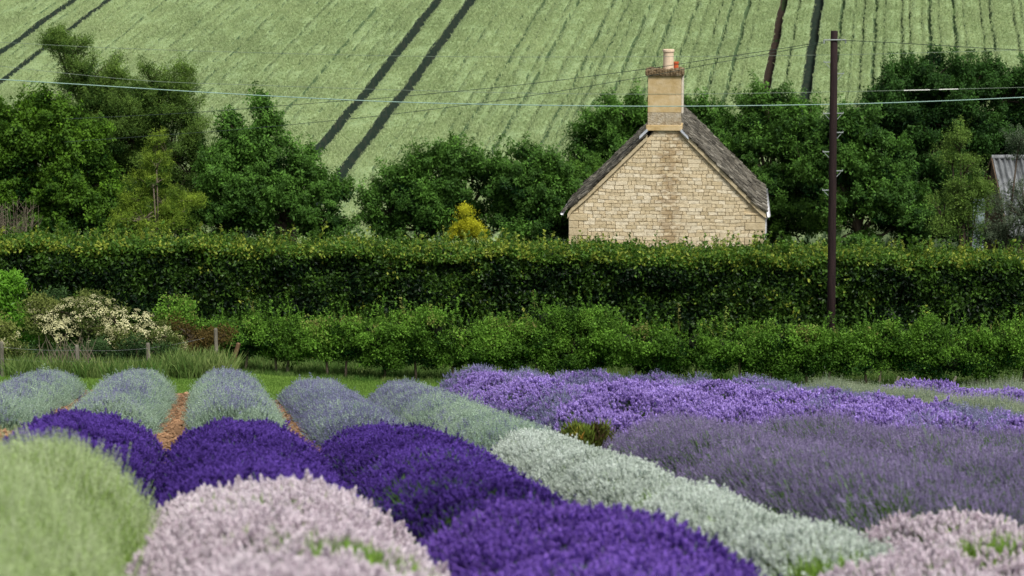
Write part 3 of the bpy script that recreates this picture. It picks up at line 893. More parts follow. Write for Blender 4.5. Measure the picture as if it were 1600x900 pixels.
# ------------------------------------------------------------------ trees
def tree(name, px, Y, blobs, label, srcs, key, stray_p=.42, zmin=.3, stem_clear=0, droop=.25, sprays=1.0, spl=.75, cat='tree', dens=1.0, tb=0.0, trunk_r=.16, depth=.75, puff=.30, seed=0, trunk_mat=None, csc=1.0, hollow=.55, vis_trunk=None, puffs_per=26, tilt=.5, group=None):
    """blobs: (px, py, rx, ry) of the crown's lobes in the photograph, at distance Y"""
    r = random.Random(seed + 100)
    s = mpp(Y)
    X = (px - 800) * s
    g = float(ground(X, Y)) - .05
    root = thing(name, (X, Y, g), label, cat, group)
    pts, tin, sp, sd, st = [], [], [], [], []
    wood = MB(); wood.smooth = True
    cz = []
    for bi, (bx, by, brx, bry) in enumerate(blobs):
        c = at(bx, by, Y) - Vector((X, Y, g))
        c.y += r.uniform(-.5, .5) * brx * s * .4
        a, b, dd = brx * s, bry * s, max(brx * s * depth, .3)
        cz.append((c, a, b))
        K = max(8, int(puffs_per * (a * b) ** .5 / 1.2))
        for k in range(K):
            d = Vector((r.gauss(0, 1), r.gauss(0, 1) - .25, r.gauss(0, 1) + .15)).normalized()
            stray = r.random() < stray_p
            q = r.uniform(.95, 1.28) if stray else r.uniform(hollow, 1.0)
            pc = c + Vector((d.x * a * q, d.y * dd * q, d.z * b * q))
            pr = puff * min(a, b) * r.uniform(.6, 1.25) * .85 + .10
            if stray: pr = r.uniform(.12, .38)
            n = int(dens * 40 * pr * pr / .16 * (1 / csc ** 2)) + 4
            dv = rng.normal(size=(n, 3)); dv /= np.linalg.norm(dv, axis=1, keepdims=True)
            qq = rng.random(n)[:, None] ** .6
            el = r.uniform(.55, .9)
            P = np.array(pc) + dv * qq * pr * np.array([1.3, 1.1, el])
            P[:, 2] -= droop * (P[:, 0] - pc.x) ** 2 / max(pr, .2)
            pts.append(P)
            t = -.06 + .40 * (q if not stray else 1) + .30 * dv[:, 2] * qq[:, 0] + r.gauss(0, .15) + .16 * d.z + tb + (.06 if stray else 0)  # tint paints shade into the crown's inside, light onto its upper outside
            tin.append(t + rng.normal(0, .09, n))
            m = int(sprays * (3 if stray else 5) * max(pr, .2) / .3 + .5) if q > .7 else 0
            for j in range(m):
                e = Vector((d.x + r.gauss(0, .5), d.y + r.gauss(0, .5), d.z * .7 + .55 + r.gauss(0, .35))).normalized()
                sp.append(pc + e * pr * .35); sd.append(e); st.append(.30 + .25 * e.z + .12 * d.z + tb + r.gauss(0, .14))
            if k % 3 == 0 or stray:
                wood.tube([c - Vector((0, 0, b * .5)), (c + pc) / 2 + Vector((0, 0, -.1 * b)), pc], [.045, .03, .008], 4)
    base = Vector((0, 0, 0))
    lo = min(cz, key=lambda q: q[0].z)
    top = max(cz, key=lambda q: q[0].z)
    H = top[0].z
    mid = Vector((lo[0].x * .4, 0, H * .35))
    wood.tube([base, mid * .6, mid, (mid + top[0]) / 2, top[0]], [trunk_r * 1.25, trunk_r, trunk_r * .8, trunk_r * .5, .03], 8)
    for c, a, b in cz:
        wood.tube([mid, (mid + c) / 2 + Vector((0, 0, -.3)), c], [trunk_r * .55, trunk_r * .35, .03], 5)
    tm = wood.build('trunk', trunk_mat or M_bark, root)
    P = np.concatenate(pts); t = np.concatenate(tin)
    k = P[:, 2] > zmin
    if stem_clear: k &= ~((np.abs(P[:, 0]) < stem_clear) & (P[:, 1] < .02) & (P[:, 2] < H * .93))
    P, t = P[k], t[k]
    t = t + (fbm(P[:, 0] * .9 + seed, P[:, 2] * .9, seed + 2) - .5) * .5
    ncl = len(srcs) - 3 if len(srcs) > 4 else len(srcs)
    rot = rand_euler(len(P)); scl = rng.uniform(.7, 1.3, len(P)) * csc; pk = rng.integers(0, ncl, len(P))
    if sp and len(srcs) > 4:
        P = np.concatenate([P, np.array(sp)]); rot = np.concatenate([rot, dir_euler(np.array(sd))])
        scl = np.concatenate([scl, rng.uniform(.55, 1.15, len(sp)) * spl]); t = np.concatenate([t, np.array(st)])
        pk = np.concatenate([pk, ncl + rng.integers(0, 3, len(sp))])
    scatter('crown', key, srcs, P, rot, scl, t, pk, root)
    return root

def spray_source(mats, L, n, leafL, leafW, variants=3):
    """an arching twig with leaves in pairs, as seen at the outline of a crown"""
    out = []
    for v in range(variants):
        mb = MB()
        bx, by = random.uniform(.1, .35), random.uniform(-.15, .15)
        path = [Vector((bx * f * f, by * f, L * (f - .12 * f * f))) for f in (0, .25, .5, .75, 1)]
        mb.tube(path, [.012, .009, .007, .005, .003], 3)
        for i in range(n):
            f = random.uniform(.12, 1.0)
            p = Vector((bx * f * f, by * f, L * (f - .12 * f * f)))
            an = random.uniform(0, 6.28); reach = .16 * (1.25 - f) * random.uniform(.3, 1.2)
            o = Vector((math.cos(an), math.sin(an), random.uniform(-.2, .5)))
            p = p + o * reach
            d = (o + Vector((0, 0, random.uniform(-.7, .4)))).normalized()
            q = d.cross(Vector((random.gauss(0, .5), random.gauss(0, .5), 1))).normalized()
            l = leafL * random.uniform(.7, 1.2)
            mb.add([p, p + d * l * .5 + q * leafW / 2, p + d * l, p + d * l * .5 - q * leafW / 2], [(0, 1, 2), (0, 2, 3)])
        out.append(source('leafy spray', mb, mats))
    return out

def palette(name, dark, light, n=11, rad=.26, L=.15, wd=.07, trans=.3, accent=None, rough=.55, spec=.12):
    m = leaf_mat(name, dark, light, trans=trans, accent=accent, rough=rough, spec=spec)
    return leaf_sources(name, [m], n, rad, L, wd) + spray_source([m], 1.0, 46, L * 1.15, wd * 1.1)
T_ash = palette('ash leaves', (.005, .028, .006), (.135, .30, .045))
T_dark = palette('dark tree leaves', (.004, .020, .006), (.065, .165, .028))
T_mid = palette('mid green leaves', (.010, .040, .006), (.13, .27, .022), L=.14, wd=.08)
T_willow = palette('olive fine leaves', (.020, .060, .010), (.19, .31, .055), n=16, rad=.28, L=.11, wd=.035)
T_light = palette('light green leaves', (.03, .09, .012), (.14, .28, .04), L=.15, wd=.06)
T_conif = palette('yellow green conifer sprays', (.045, .11, .012), (.27, .38, .04), n=14, rad=.2, L=.13, wd=.03)
T_gold = palette('golden conifer sprays', (.18, .22, .012), (.58, .58, .03), n=14, rad=.14, L=.10, wd=.028)
T_silver = palette('silvery leaves', (.04, .065, .035), (.17, .22, .13), n=12, rad=.24, L=.10, wd=.035)

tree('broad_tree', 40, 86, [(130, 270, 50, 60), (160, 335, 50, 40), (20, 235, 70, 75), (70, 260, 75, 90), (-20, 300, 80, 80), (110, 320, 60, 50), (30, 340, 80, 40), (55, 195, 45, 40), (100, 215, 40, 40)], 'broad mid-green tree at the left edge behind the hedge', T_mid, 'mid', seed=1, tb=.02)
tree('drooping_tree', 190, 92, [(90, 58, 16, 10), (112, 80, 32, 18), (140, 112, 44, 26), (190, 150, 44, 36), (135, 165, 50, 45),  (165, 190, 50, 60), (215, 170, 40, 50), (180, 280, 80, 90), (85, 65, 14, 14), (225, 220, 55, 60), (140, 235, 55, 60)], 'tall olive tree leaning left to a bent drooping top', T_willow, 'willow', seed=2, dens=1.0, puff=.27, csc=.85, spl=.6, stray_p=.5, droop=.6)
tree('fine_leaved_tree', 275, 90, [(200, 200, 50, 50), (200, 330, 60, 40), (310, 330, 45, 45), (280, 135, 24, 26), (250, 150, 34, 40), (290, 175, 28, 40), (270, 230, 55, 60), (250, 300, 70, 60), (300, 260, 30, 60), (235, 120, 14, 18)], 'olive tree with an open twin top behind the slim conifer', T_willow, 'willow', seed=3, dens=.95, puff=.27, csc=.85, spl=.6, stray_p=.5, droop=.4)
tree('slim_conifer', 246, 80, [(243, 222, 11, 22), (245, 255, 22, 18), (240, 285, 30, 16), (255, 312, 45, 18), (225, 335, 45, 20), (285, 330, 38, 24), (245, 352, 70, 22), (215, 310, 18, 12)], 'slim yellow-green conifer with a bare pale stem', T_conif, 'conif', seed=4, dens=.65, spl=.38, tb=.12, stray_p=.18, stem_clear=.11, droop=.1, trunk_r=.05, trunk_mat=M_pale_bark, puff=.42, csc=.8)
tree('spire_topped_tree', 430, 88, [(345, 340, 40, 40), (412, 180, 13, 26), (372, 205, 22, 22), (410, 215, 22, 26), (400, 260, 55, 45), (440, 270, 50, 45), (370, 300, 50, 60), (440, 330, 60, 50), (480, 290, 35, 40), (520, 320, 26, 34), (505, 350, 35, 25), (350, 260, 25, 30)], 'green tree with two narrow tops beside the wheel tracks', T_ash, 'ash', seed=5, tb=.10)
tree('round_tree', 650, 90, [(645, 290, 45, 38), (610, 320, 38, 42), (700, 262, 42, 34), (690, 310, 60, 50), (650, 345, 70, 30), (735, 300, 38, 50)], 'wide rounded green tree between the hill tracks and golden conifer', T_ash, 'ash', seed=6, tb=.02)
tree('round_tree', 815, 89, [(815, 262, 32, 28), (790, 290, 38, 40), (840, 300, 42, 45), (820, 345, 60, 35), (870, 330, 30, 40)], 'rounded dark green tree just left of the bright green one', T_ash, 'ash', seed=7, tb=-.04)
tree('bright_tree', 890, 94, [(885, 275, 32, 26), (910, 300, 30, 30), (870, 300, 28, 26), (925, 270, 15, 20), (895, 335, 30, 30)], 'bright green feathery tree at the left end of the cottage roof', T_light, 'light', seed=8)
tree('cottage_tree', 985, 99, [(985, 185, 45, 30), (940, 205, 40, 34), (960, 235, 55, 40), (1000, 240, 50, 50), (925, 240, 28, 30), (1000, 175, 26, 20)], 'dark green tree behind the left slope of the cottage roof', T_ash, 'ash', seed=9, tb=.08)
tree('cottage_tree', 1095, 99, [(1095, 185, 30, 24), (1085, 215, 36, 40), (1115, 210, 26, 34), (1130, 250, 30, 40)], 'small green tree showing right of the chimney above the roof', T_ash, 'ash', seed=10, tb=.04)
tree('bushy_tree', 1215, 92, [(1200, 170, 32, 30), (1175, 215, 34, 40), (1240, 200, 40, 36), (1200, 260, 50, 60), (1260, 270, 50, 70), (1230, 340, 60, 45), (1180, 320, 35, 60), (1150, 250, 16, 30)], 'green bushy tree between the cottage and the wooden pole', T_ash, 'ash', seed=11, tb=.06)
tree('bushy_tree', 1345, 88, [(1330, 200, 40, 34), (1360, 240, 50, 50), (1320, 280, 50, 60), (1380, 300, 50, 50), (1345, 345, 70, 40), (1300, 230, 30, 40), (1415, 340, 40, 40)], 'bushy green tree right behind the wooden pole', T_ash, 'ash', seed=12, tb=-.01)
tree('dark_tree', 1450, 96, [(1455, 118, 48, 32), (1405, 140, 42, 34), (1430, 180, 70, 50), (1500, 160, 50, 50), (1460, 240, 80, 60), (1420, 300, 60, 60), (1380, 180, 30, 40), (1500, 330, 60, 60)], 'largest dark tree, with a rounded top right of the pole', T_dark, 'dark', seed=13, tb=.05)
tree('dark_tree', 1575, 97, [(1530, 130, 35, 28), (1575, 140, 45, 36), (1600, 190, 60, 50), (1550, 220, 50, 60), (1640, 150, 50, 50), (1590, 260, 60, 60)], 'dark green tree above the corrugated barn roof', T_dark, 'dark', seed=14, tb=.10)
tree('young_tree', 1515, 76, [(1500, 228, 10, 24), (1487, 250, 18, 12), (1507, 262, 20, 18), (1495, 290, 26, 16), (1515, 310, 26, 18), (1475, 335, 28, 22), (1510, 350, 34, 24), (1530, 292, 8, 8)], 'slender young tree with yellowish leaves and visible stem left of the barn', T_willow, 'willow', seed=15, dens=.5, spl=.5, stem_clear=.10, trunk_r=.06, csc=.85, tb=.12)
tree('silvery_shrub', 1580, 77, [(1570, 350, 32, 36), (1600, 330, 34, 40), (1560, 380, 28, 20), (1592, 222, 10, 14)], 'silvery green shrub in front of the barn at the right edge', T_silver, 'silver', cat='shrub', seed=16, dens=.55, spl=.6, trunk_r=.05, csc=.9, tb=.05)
tree('golden_conifer', 728, 74, [(727, 334, 2, 10), (727, 350, 6, 4), (718, 355, 7, 2), (737, 352, 7, 2), (728, 364, 15, 3), (710, 369, 8, 2), (746, 366, 8, 2)], 'small golden yellow conifer poking above the hedge', T_gold, 'gold', seed=17, dens=.6, spl=.22, tb=.12, stray_p=.35, trunk_r=.04, csc=.7, puff=.35)

# bare twiggy bush at far left
def twig_bush(px, py, Y, w, h, label):
    p = at(px, py, Y); g = float(ground(p.x, p.y))
    root = thing('twiggy_bush', (p.x, p.y, g), label, 'bush')
    H = p.z - g
    mb = MB()
    for k in range(46):
        a = random.uniform(-1, 1); b = random.uniform(-.5, .5)
        z0 = H * .4
        x1 = a * w; zt = H + random.uniform(-.6, .9) * h
        q = [(a * w * .3, b * .2, 0), (a * w * .5, b * .5, z0), (x1 * .8, b, (z0 + zt) / 2), (x1 + random.uniform(-.15, .15), b, zt)]
        mb.tube(q, [.02, .015, .010, .004], 4)
        for j in range(3):
            f = random.uniform(.4, .9)
            s = Vector(q[2]).lerp(Vector(q[3]), f)
            mb.tube([s, s + Vector((random.uniform(-.3, .3), random.uniform(-.2, .2), random.uniform(.1, .4)))], [.007, .003], 3)
    mb.build('twigs', M_pale_bark, root)
twig_bush(22, 335, 74, .8, .5, 'bare brown twiggy bush above the hedge at the left edge')

# lower-left shrubs
M_lgreen = leaf_mat('glossy bright leaves', (.04, .12, .01), (.15, .34, .03), trans=.35, rough=.4, spec=.25)
S_laurel = leaf_sources('laurel', [M_lgreen], 8, .16, .15, .06, up=.6)
M_elderleaf = leaf_mat('elder leaves', (.03, .06, .012), (.20, .24, .06), trans=.3)
M_elderfl = leaf_mat('cream elder flowers', (.36, .36, .17), (.66, .64, .38), trans=.2, rough=.8)
S_elderleaf = leaf_sources('elderleaf', [M_elderleaf], 11, .17, .09, .04)
def umbel(mats):
    out = []
    for v in range(4):
        mb = MB()
        for i in range(22):
            a = random.uniform(0, 6.28); q = .085 * math.sqrt(random.random())
            c = Vector((math.cos(a) * q, math.sin(a) * q, .02 * random.random() + .02 * math.cos(q * 18)))
            s = random.uniform(.010, .018)
            mb.add([c + Vector((s, 0, 0)), c + Vector((0, s, .004)), c + Vector((-s, 0, 0)), c + Vector((0, -s, .004))], [(0, 1, 2, 3)])
        out.append(source('flower umbel', mb, mats))
    return out
S_umbel = umbel([M_elderfl])
M_rust = leaf_mat('rusty leaves', (.05, .04, .012), (.17, .12, .035), trans=.3)
S_rust = leaf_sources('rust', [M_rust], 12, .18, .07, .035)
M_nettle = leaf_mat('nettle leaves', (.018, .045, .014), (.07, .13, .04), trans=.3)
S_nettle = leaf_sources('nettle', [M_nettle], 11, .15, .09, .04)

def shrub(name, px, Y, blobs, srcs, key, label, dens=1.0, tb=0, seed=0, flowers=0, cat='shrub', umb=None, tr=.03):
    t = tree(name, px, Y, blobs, label, srcs, key, zmin=.04, cat=cat, dens=dens, tb=tb, seed=seed, trunk_r=tr, csc=.8, puff=.38, hollow=.35)
    if flowers:
        s = mpp(Y); base = np.array(t.location)
        P, D = [], []
        for (bx, by, rx, ry) in blobs[:umb or len(blobs)]:
            c = np.array(at(bx, by, Y)) - base
            n = int(flowers * rx * ry * s * s * 60)
            d = rng.normal(size=(n, 3)); d[:, 1] -= .5; d[:, 2] += .5
            d /= np.linalg.norm(d, axis=1, keepdims=True)
            q = rng.uniform(.85, 1.12, n)[:, None]
            P.append(c + d * np.array([rx * s, rx * s * .75, ry * s]) * q); D.append(d + np.array([0, -.3, 1.0]))
        P = np.concatenate(P); D = np.concatenate(D) + rng.normal(0, .25, (len(P), 3))
        scatter('blossom', 'umbel', S_umbel, P, dir_euler(D), rng.uniform(.8, 1.5, len(P)), rng.random(len(P)), rng.integers(0, 4, len(P)), t)
    return t
shrub('laurel_bush', 5, 57, [(5, 470, 30, 32), (-10, 500, 35, 35), (25, 500, 22, 28), (10, 445, 14, 14)], S_laurel, 'laurel', 'glossy bright green bush at the left edge above the cream blossom', seed=31, tb=.15)
shrub('elder_bush', 150, 56, [(130, 488, 50, 22), (190, 505, 50, 22), (80, 498, 36, 22), (235, 522, 40, 18), (110, 515, 50, 22), (175, 525, 50, 16), (150, 474, 34, 10), (265, 538, 26, 12), (60, 485, 22, 12)], S_elderleaf, 'elderleaf', 'arching elder bush covered with cream blossom', seed=32, flowers=4.0)
shrub('elder_bush', 8, 53.5, [(5, 535, 26, 24), (20, 558, 18, 12)], S_elderleaf, 'elderleaf', 'small piece of cream blossoming elder cut off by the left edge', seed=33, flowers=4.0)
shrub('green_shrub', 262, 59, [(262, 490, 28, 20), (245, 505, 26, 22), (285, 505, 24, 24), (330, 520, 30, 24)], S_haw, 'haw', 'light green shrub peeking over the right end of the elder blossom', seed=34, tb=.15)
shrub('rusty_shrub', 305, 57.5, [(300, 520, 32, 22), (325, 540, 26, 20), (285, 545, 26, 24), (350, 525, 16, 16)], S_rust, 'rust', 'brownish shrub left of the upright grey fence post', seed=35, dens=.9)
shrub('nettle_patch', 150, 54, [(70, 560, 36, 24), (120, 562, 34, 26), (170, 556, 40, 28), (220, 560, 34, 28), (255, 566, 22, 22), (100, 582, 40, 14), (160, 582, 44, 16), (215, 582, 36, 16), (35, 576, 34, 20), (10, 585, 20, 14)], S_nettle, 'nettle', 'dark green nettles growing under the elder blossom behind the fence', seed=36, dens=1.0, cat='nettles')
shrub('green_shrub', 60, 58, [(60, 525, 34, 30), (25, 530, 30, 26), (85, 480, 10, 18)], S_nettle, 'nettle', 'dark shrub between the glossy bush and the elder', seed=37, dens=.9)

# dead brown stems under elder
def dry_stems(px, Y, n, w, h, label):
    X = (px - 800) * mpp(Y); g = float(ground(X, Y))
    root = thing('dry_stems', (X, Y, g), label, 'plant')
    mb = MB()
    for k in range(n):
        a = random.uniform(-w, w); b = random.uniform(-.3, .3); t = random.uniform(.5, 1) * h
        mb.tube([(a, b, 0), (a + random.uniform(-.1, .1), b, t * .5), (a + random.uniform(-.3, .3), b, t)], [.012, .009, .004], 4)
    mb.build('stalks', M_pale_bark, root)
dry_stems(95, 51.6, 46, .6, 1.1, 'dry brown stems left of the grey fence post below the elder')

# ------------------------------------------------------------------ fence and stakes
M_post = noise_mat('weathered timber', [(0.3, (.10, .09, .07)), (0.7, (.26, .24, .19))], 12, stretch=(1, 1, .15), bump=.6)
M_brown = noise_mat('brown timber', [(0.3, (.10, .055, .03)), (0.7, (.24, .15, .09))], 12, stretch=(1, 1, .15), bump=.5)
M_wire = noise_mat('galvanised wire', [(0.3, (.18, .19, .19)), (0.7, (.34, .35, .35))], 20, bump=0, rough=.45, spec=.5)
fence = thing('wire_fence', at(120, 600, 52) * 1.0, 'old wire fence on round grey posts in front of the elder', 'fence')
fb = Vector(fence.location)
tops = []
for k, (px, tp, bp, Y) in enumerate(((2, 535, 590, 52), (120, 540, 612, 51), (231, 537, 590, 53.5), (337, 514, 585, 56))):
    t = at(px, tp, Y)
    g = float(ground(t.x, t.y))
    mb = MB(); mb.smooth = False
    mb.tube([(t.x - fb.x + .01, Y - fb.y, g - .2 - fb.z), (t.x - fb.x, Y - fb.y, t.z - .01 - fb.z), (t.x - fb.x, Y - fb.y, t.z + .02 - fb.z)], [.05, .046, .03], 9)
    mb.build('post', M_post, fence)
    tops.append((t, g))
for f in (.25, .55, .88):
    mb = MB()
    pts = []
    for a in range(len(tops) - 1):
        (t0, g0), (t1, g1) = tops[a], tops[a + 1]
        p0 = Vector((t0.x, t0.y - .06, g0 + (t0.z - g0) * f)); p1 = Vector((t1.x, t1.y - .06, g1 + (t1.z - g1) * f))
        for k in range(6):
            q = p0.lerp(p1, k / 6); q.z -= .03 * math.sin(math.pi * k / 6)
            pts.append(q - fb)
    mb.tube(pts, .0025, 4)
    mb.build('wire', M_wire, fence)

def stake(px0, py0, px1, py1, Y, r, label, mat, name='leaning_stake', cat='stake'):
    b = at(px0, py0, Y); t = at(px1, py1, Y)
    g = float(ground(b.x, b.y))
    mb = MB()
    L = (t - Vector((b.x, b.y, g)))
    mb.tube([(-L.x * .08, 0, -.15), L * .5, L * .985, L], [r, r, r * .95, r * .6], 9)
    o = mb.build(name, mat, None, label=label, cat=cat)
    o.location = (b.x, b.y, g)
stake(355, 574, 373, 536, 55.5, .055, 'brown fence post leaning right at the end of the elder bushes', M_brown, 'leaning_post', 'post')
stake(1396, 608, 1404, 588, 59.5, .035, 'short pale stake leaning right, left one of two before the low hedge', M_post)
stake(1484, 608, 1494, 588, 59.3, .035, 'short pale stake leaning right, right one of two before the low hedge', M_post)

# ------------------------------------------------------------------ cottage
SCH = 82.0
px_m = F / SCH
H0 = at(1041.5, 330, SCH)          # middle of the gable at eaves height
YAW = -math.atan((1155 - 800) / F)
GZ = float(ground(H0.x, H0.y))
EAVE = H0.z - GZ
cottage = thing('stone_cottage', (H0.x, H0.y, GZ), 'small honey coloured stone cottage with one chimney and steep stone slate roof', 'house', rz=YAW)
HW = 153.5 / px_m                 # half width of the wall
ROOFW = 3.62
RISE = 150 / px_m * 1.0
DEP = 9.0
PI = math.pi

def stone_mat():
    m, n, l = newmat('cotswold stone')
    out = n.new('ShaderNodeOutputMaterial'); pb = n.new('ShaderNodeBsdfPrincipled')
    pb.inputs['Roughness'].default_value = .9; pb.inputs['Specular IOR Level'].default_value = .15
    oi = n.new('ShaderNodeObjectInfo')
    ramp = n.new('ShaderNodeValToRGB'); e = ramp.color_ramp.elements
    e[0].color = (.56, .46, .28, 1); e[1].color = (.76, .67, .49, 1)
    for p, c in ((.2, (.64, .53, .34, 1)), (.5, (.68, .58, .39, 1)), (.75, (.71, .62, .44, 1))):
        x = e.new(p); x.color = c
    l.new(oi.outputs['Random'], ramp.inputs[0])
    geo = n.new('ShaderNodeNewGeometry')
    nz = n.new('ShaderNodeTexNoise'); nz.inputs['Scale'].default_value = 9; nz.inputs['Detail'].default_value = 8
    l.new(geo.outputs['Position'], nz.inputs['Vector'])
    mr = n.new('ShaderNodeMapRange'); mr.inputs[1].default_value = .3; mr.inputs[2].default_value = .7; mr.inputs[3].default_value = .84; mr.inputs[4].default_value = 1.16
    l.new(nz.outputs['Fac'], mr.inputs[0])
    hv = n.new('ShaderNodeHueSaturation'); l.new(ramp.outputs[0], hv.inputs['Color']); l.new(mr.outputs[0], hv.inputs['Value'])
    # rusty stain running down from the chimney
    sx = n.new('ShaderNodeSeparateXYZ'); l.new(geo.outputs['Position'], sx.inputs[0])
    cx = (H0.x + .10)
    def math_(op, a, b=None):
        q = n.new('ShaderNodeMath'); q.operation = op
        for i, v in enumerate((a, b)):
            if v is None: continue
            if isinstance(v, (int, float)): q.inputs[i].default_value = v
            else: l.new(v, q.inputs[i])
        return q.outputs[0]
    dx = math_('SUBTRACT', sx.outputs['X'], cx)
    g = math_('MULTIPLY', math_('MULTIPLY', dx, dx), -6.0)
    gauss = math_('POWER', 2.718, g)
    nz2 = n.new('ShaderNodeTexNoise'); nz2.inputs['Scale'].default_value = 2.6; nz2.inputs['Detail'].default_value = 9; nz2.inputs['Roughness'].default_value = .7
    mp = n.new('ShaderNodeMapping'); mp.inputs['Scale'].default_value = (1, 1, 2.2)
    l.new(geo.outputs['Position'], mp.inputs[0]); l.new(mp.outputs[0], nz2.inputs['Vector'])
    mr2 = n.new('ShaderNodeMapRange'); mr2.inputs[1].default_value = .44; mr2.inputs[2].default_value = .68
    l.new(nz2.outputs['Fac'], mr2.inputs[0])
    fac = math_('MULTIPLY', gauss, mr2.outputs[0])
    fac = math_('MINIMUM', math_('MULTIPLY', fac, 1.5), .55)
    mx = n.new('ShaderNodeMix'); mx.data_type = 'RGBA'
    l.new(fac, mx.inputs[0]); l.new(hv.outputs[0], mx.inputs[6]); mx.inputs[7].default_value = (.26, .15, .05, 1)
    l.new(mx.outputs[2], pb.inputs['Base Color'])
    nb = n.new('ShaderNodeTexNoise'); nb.inputs['Scale'].default_value = 22; nb.inputs['Detail'].default_value = 5
    l.new(geo.outputs['Position'], nb.inputs['Vector'])
    bp = n.new('ShaderNodeBump'); bp.inputs['Strength'].default_value = .7; bp.inputs['Distance'].default_value = .03
    l.new(nb.outputs['Fac'], bp.inputs['Height']); l.new(bp.outputs[0], pb.inputs['Normal'])
    l.new(pb.outputs[0], out.inputs[0])
    return m
M_stone = stone_mat()
M_mortar = noise_mat('lime mortar', [(0.3, (.50, .40, .24)), (0.7, (.66, .56, .37))], 8, bump=.5)
M_ashlar = noise_mat('ochre ashlar', [(0.28, (.32, .21, .08)), (0.45, (.50, .37, .18)), (0.62, (.58, .46, .27)), (.8, (.64, .56, .40))], 2.2, detail=9, bump=.35, rand=.06)
M_quoin = noise_mat('quoin stone', [(0.3, (.48, .38, .22)), (0.7, (.62, .53, .35))], 3, bump=.35, rand=.08)
M_slate = noise_mat('stone slate', [(0.36, (.032, .029, .022)), (0.5, (.11, .10, .078)), (0.64, (.24, .225, .185))], 2.6, detail=10, bump=1.0, tint=True, rand=.6)
M_cap = noise_mat('mossy cap stone', [(0.3, (.05, .035, .018)), (0.5, (.20, .14, .075)), (0.62, (.34, .27, .17)), (0.75, (.50, .46, .38))], 7, detail=9, bump=1.0)
M_pot = noise_mat('cream chimney pot', [(0.3, (.64, .49, .34)), (0.7, (.76, .61, .45))], 4, bump=.1)
M_red = noise_mat('red clay', [(0.3, (.45, .08, .03)), (0.7, (.60, .14, .05))], 5, bump=.1)
M_white = noise_mat('white plastic', [(0.3, (.66, .68, .70)), (0.7, (.80, .81, .82))], 3, bump=0, rough=.35, spec=.5)
M_lead = noise_mat('lead flashing', [(0.3, (.40, .43, .47)), (0.7, (.60, .63, .67))], 6, bump=.2, rough=.5)
M_pale = noise_mat('pale side strip', [(0.3, (.55, .50, .40)), (0.7, (.68, .64, .55))], 5, bump=.3)

# wall body (mortar plane lies behind the stones), open box with gable
roof_profile = [(-3.66, -.10), (-3.35, .14), (-2.85, .58), (0, RISE + .02), (2.85, .58), (3.30, .14), (3.52, -.02)]
def roof_z(a):
    for (a0, z0), (a1, z1) in zip(roof_profile, roof_profile[1:]):
        if a0 <= a <= a1: return z0 + (z1 - z0) * (a - a0) / (a1 - a0)
    return -.1
wall = MB()
pg = [(-HW, -EAVE), (HW, -EAVE), (HW, -.04), (2.85, roof_z(2.85) - .12), (0, RISE - .12), (-2.85, roof_z(-2.85) - .12), (-HW, -.04)]
vs = [(a, .03, z + EAVE) for a, z in pg] + [(a, DEP, z + EAVE) for a, z in pg]
nP = len(pg)
wall.add(vs, [tuple(range(nP)), tuple(range(2 * nP - 1, nP - 1, -1))] + [(i, (i + 1) % nP + 0, (i + 1) % nP + nP, i + nP)[::-1] for i in range(nP)])
wall.build('wall', M_mortar, cottage)

CX = (1036.5 - 1041.5) / px_m; CWH = 26.0 / px_m
# stones
def clip_poly(poly, A, B, C):
    """keep A*x + B*z <= C"""
    out = []
    for i in range(len(poly)):
        p, q = poly[i], poly[(i + 1) % len(poly)]
        dp, dq = A * p[0] + B * p[1] - C, A * q[0] + B * q[1] - C
        if dp <= 0: out.append(p)
        if (dp < 0 < dq) or (dq < 0 < dp):
            t = dp / (dp - dq); out.append((p[0] + (q[0] - p[0]) * t, p[1] + (q[1] - p[1]) * t))
    return out
slope = (RISE + .02 - .58) / 2.85
stones = []
rs = random.Random(5)
z = -1.95
QH = .262
rowi = 0
while z < RISE:
    h1 = QH * rs.uniform(.36, .64)
    for ch, cz_ in ((h1, z), (QH - h1, z + h1)):
        lim = HW
        if z < -.02:
            ql = .66 if rowi % 2 == 0 else .34
            qr = .34 if rowi % 2 == 0 else .70
            if z < -.02: aL, aR = -HW + ql, HW - qr
        else:
            aL, aR = -HW, HW
        a = aL
        while a < aR - .02:
            w = min(rs.choice((.15, .19, .24, .28, .33, .38, .46)) * rs.uniform(.85, 1.15), aR - a)
            if aR - (a + w) < .12: w = aR - a
            j = .0075
            za = rs.uniform(-.012, .012); zb = rs.uniform(-.012, .012)
            poly = [(a + j, cz_ + j), (a + w - j, cz_ + j + za), (a + w - j, cz_ + ch - j + zb), (a + j, cz_ + ch - j)]
            poly = [(p_, q_ + (mnoise.noise((p_ * 1.3, q_ * 1.1, 3.3)) * .055 if -HW + .75 < p_ < HW - .75 or q_ > 0 else 0)) for p_, q_ in poly]
            # cut by the roof verge
            k = RISE - .20
            for sgn in (1, -1):
                if poly: poly = clip_poly(poly, sgn * slope, 1, k)
            if len(poly) >= 3:
                A = 0
                for i in range(len(poly)):
                    p, q = poly[i], poly[(i + 1) % len(poly)]
                    A += p[0] * q[1] - q[0] * p[1]
                A = abs(A) / 2
                if A > .004: stones.append((A, poly))
            a += w
    z += QH; rowi += 1
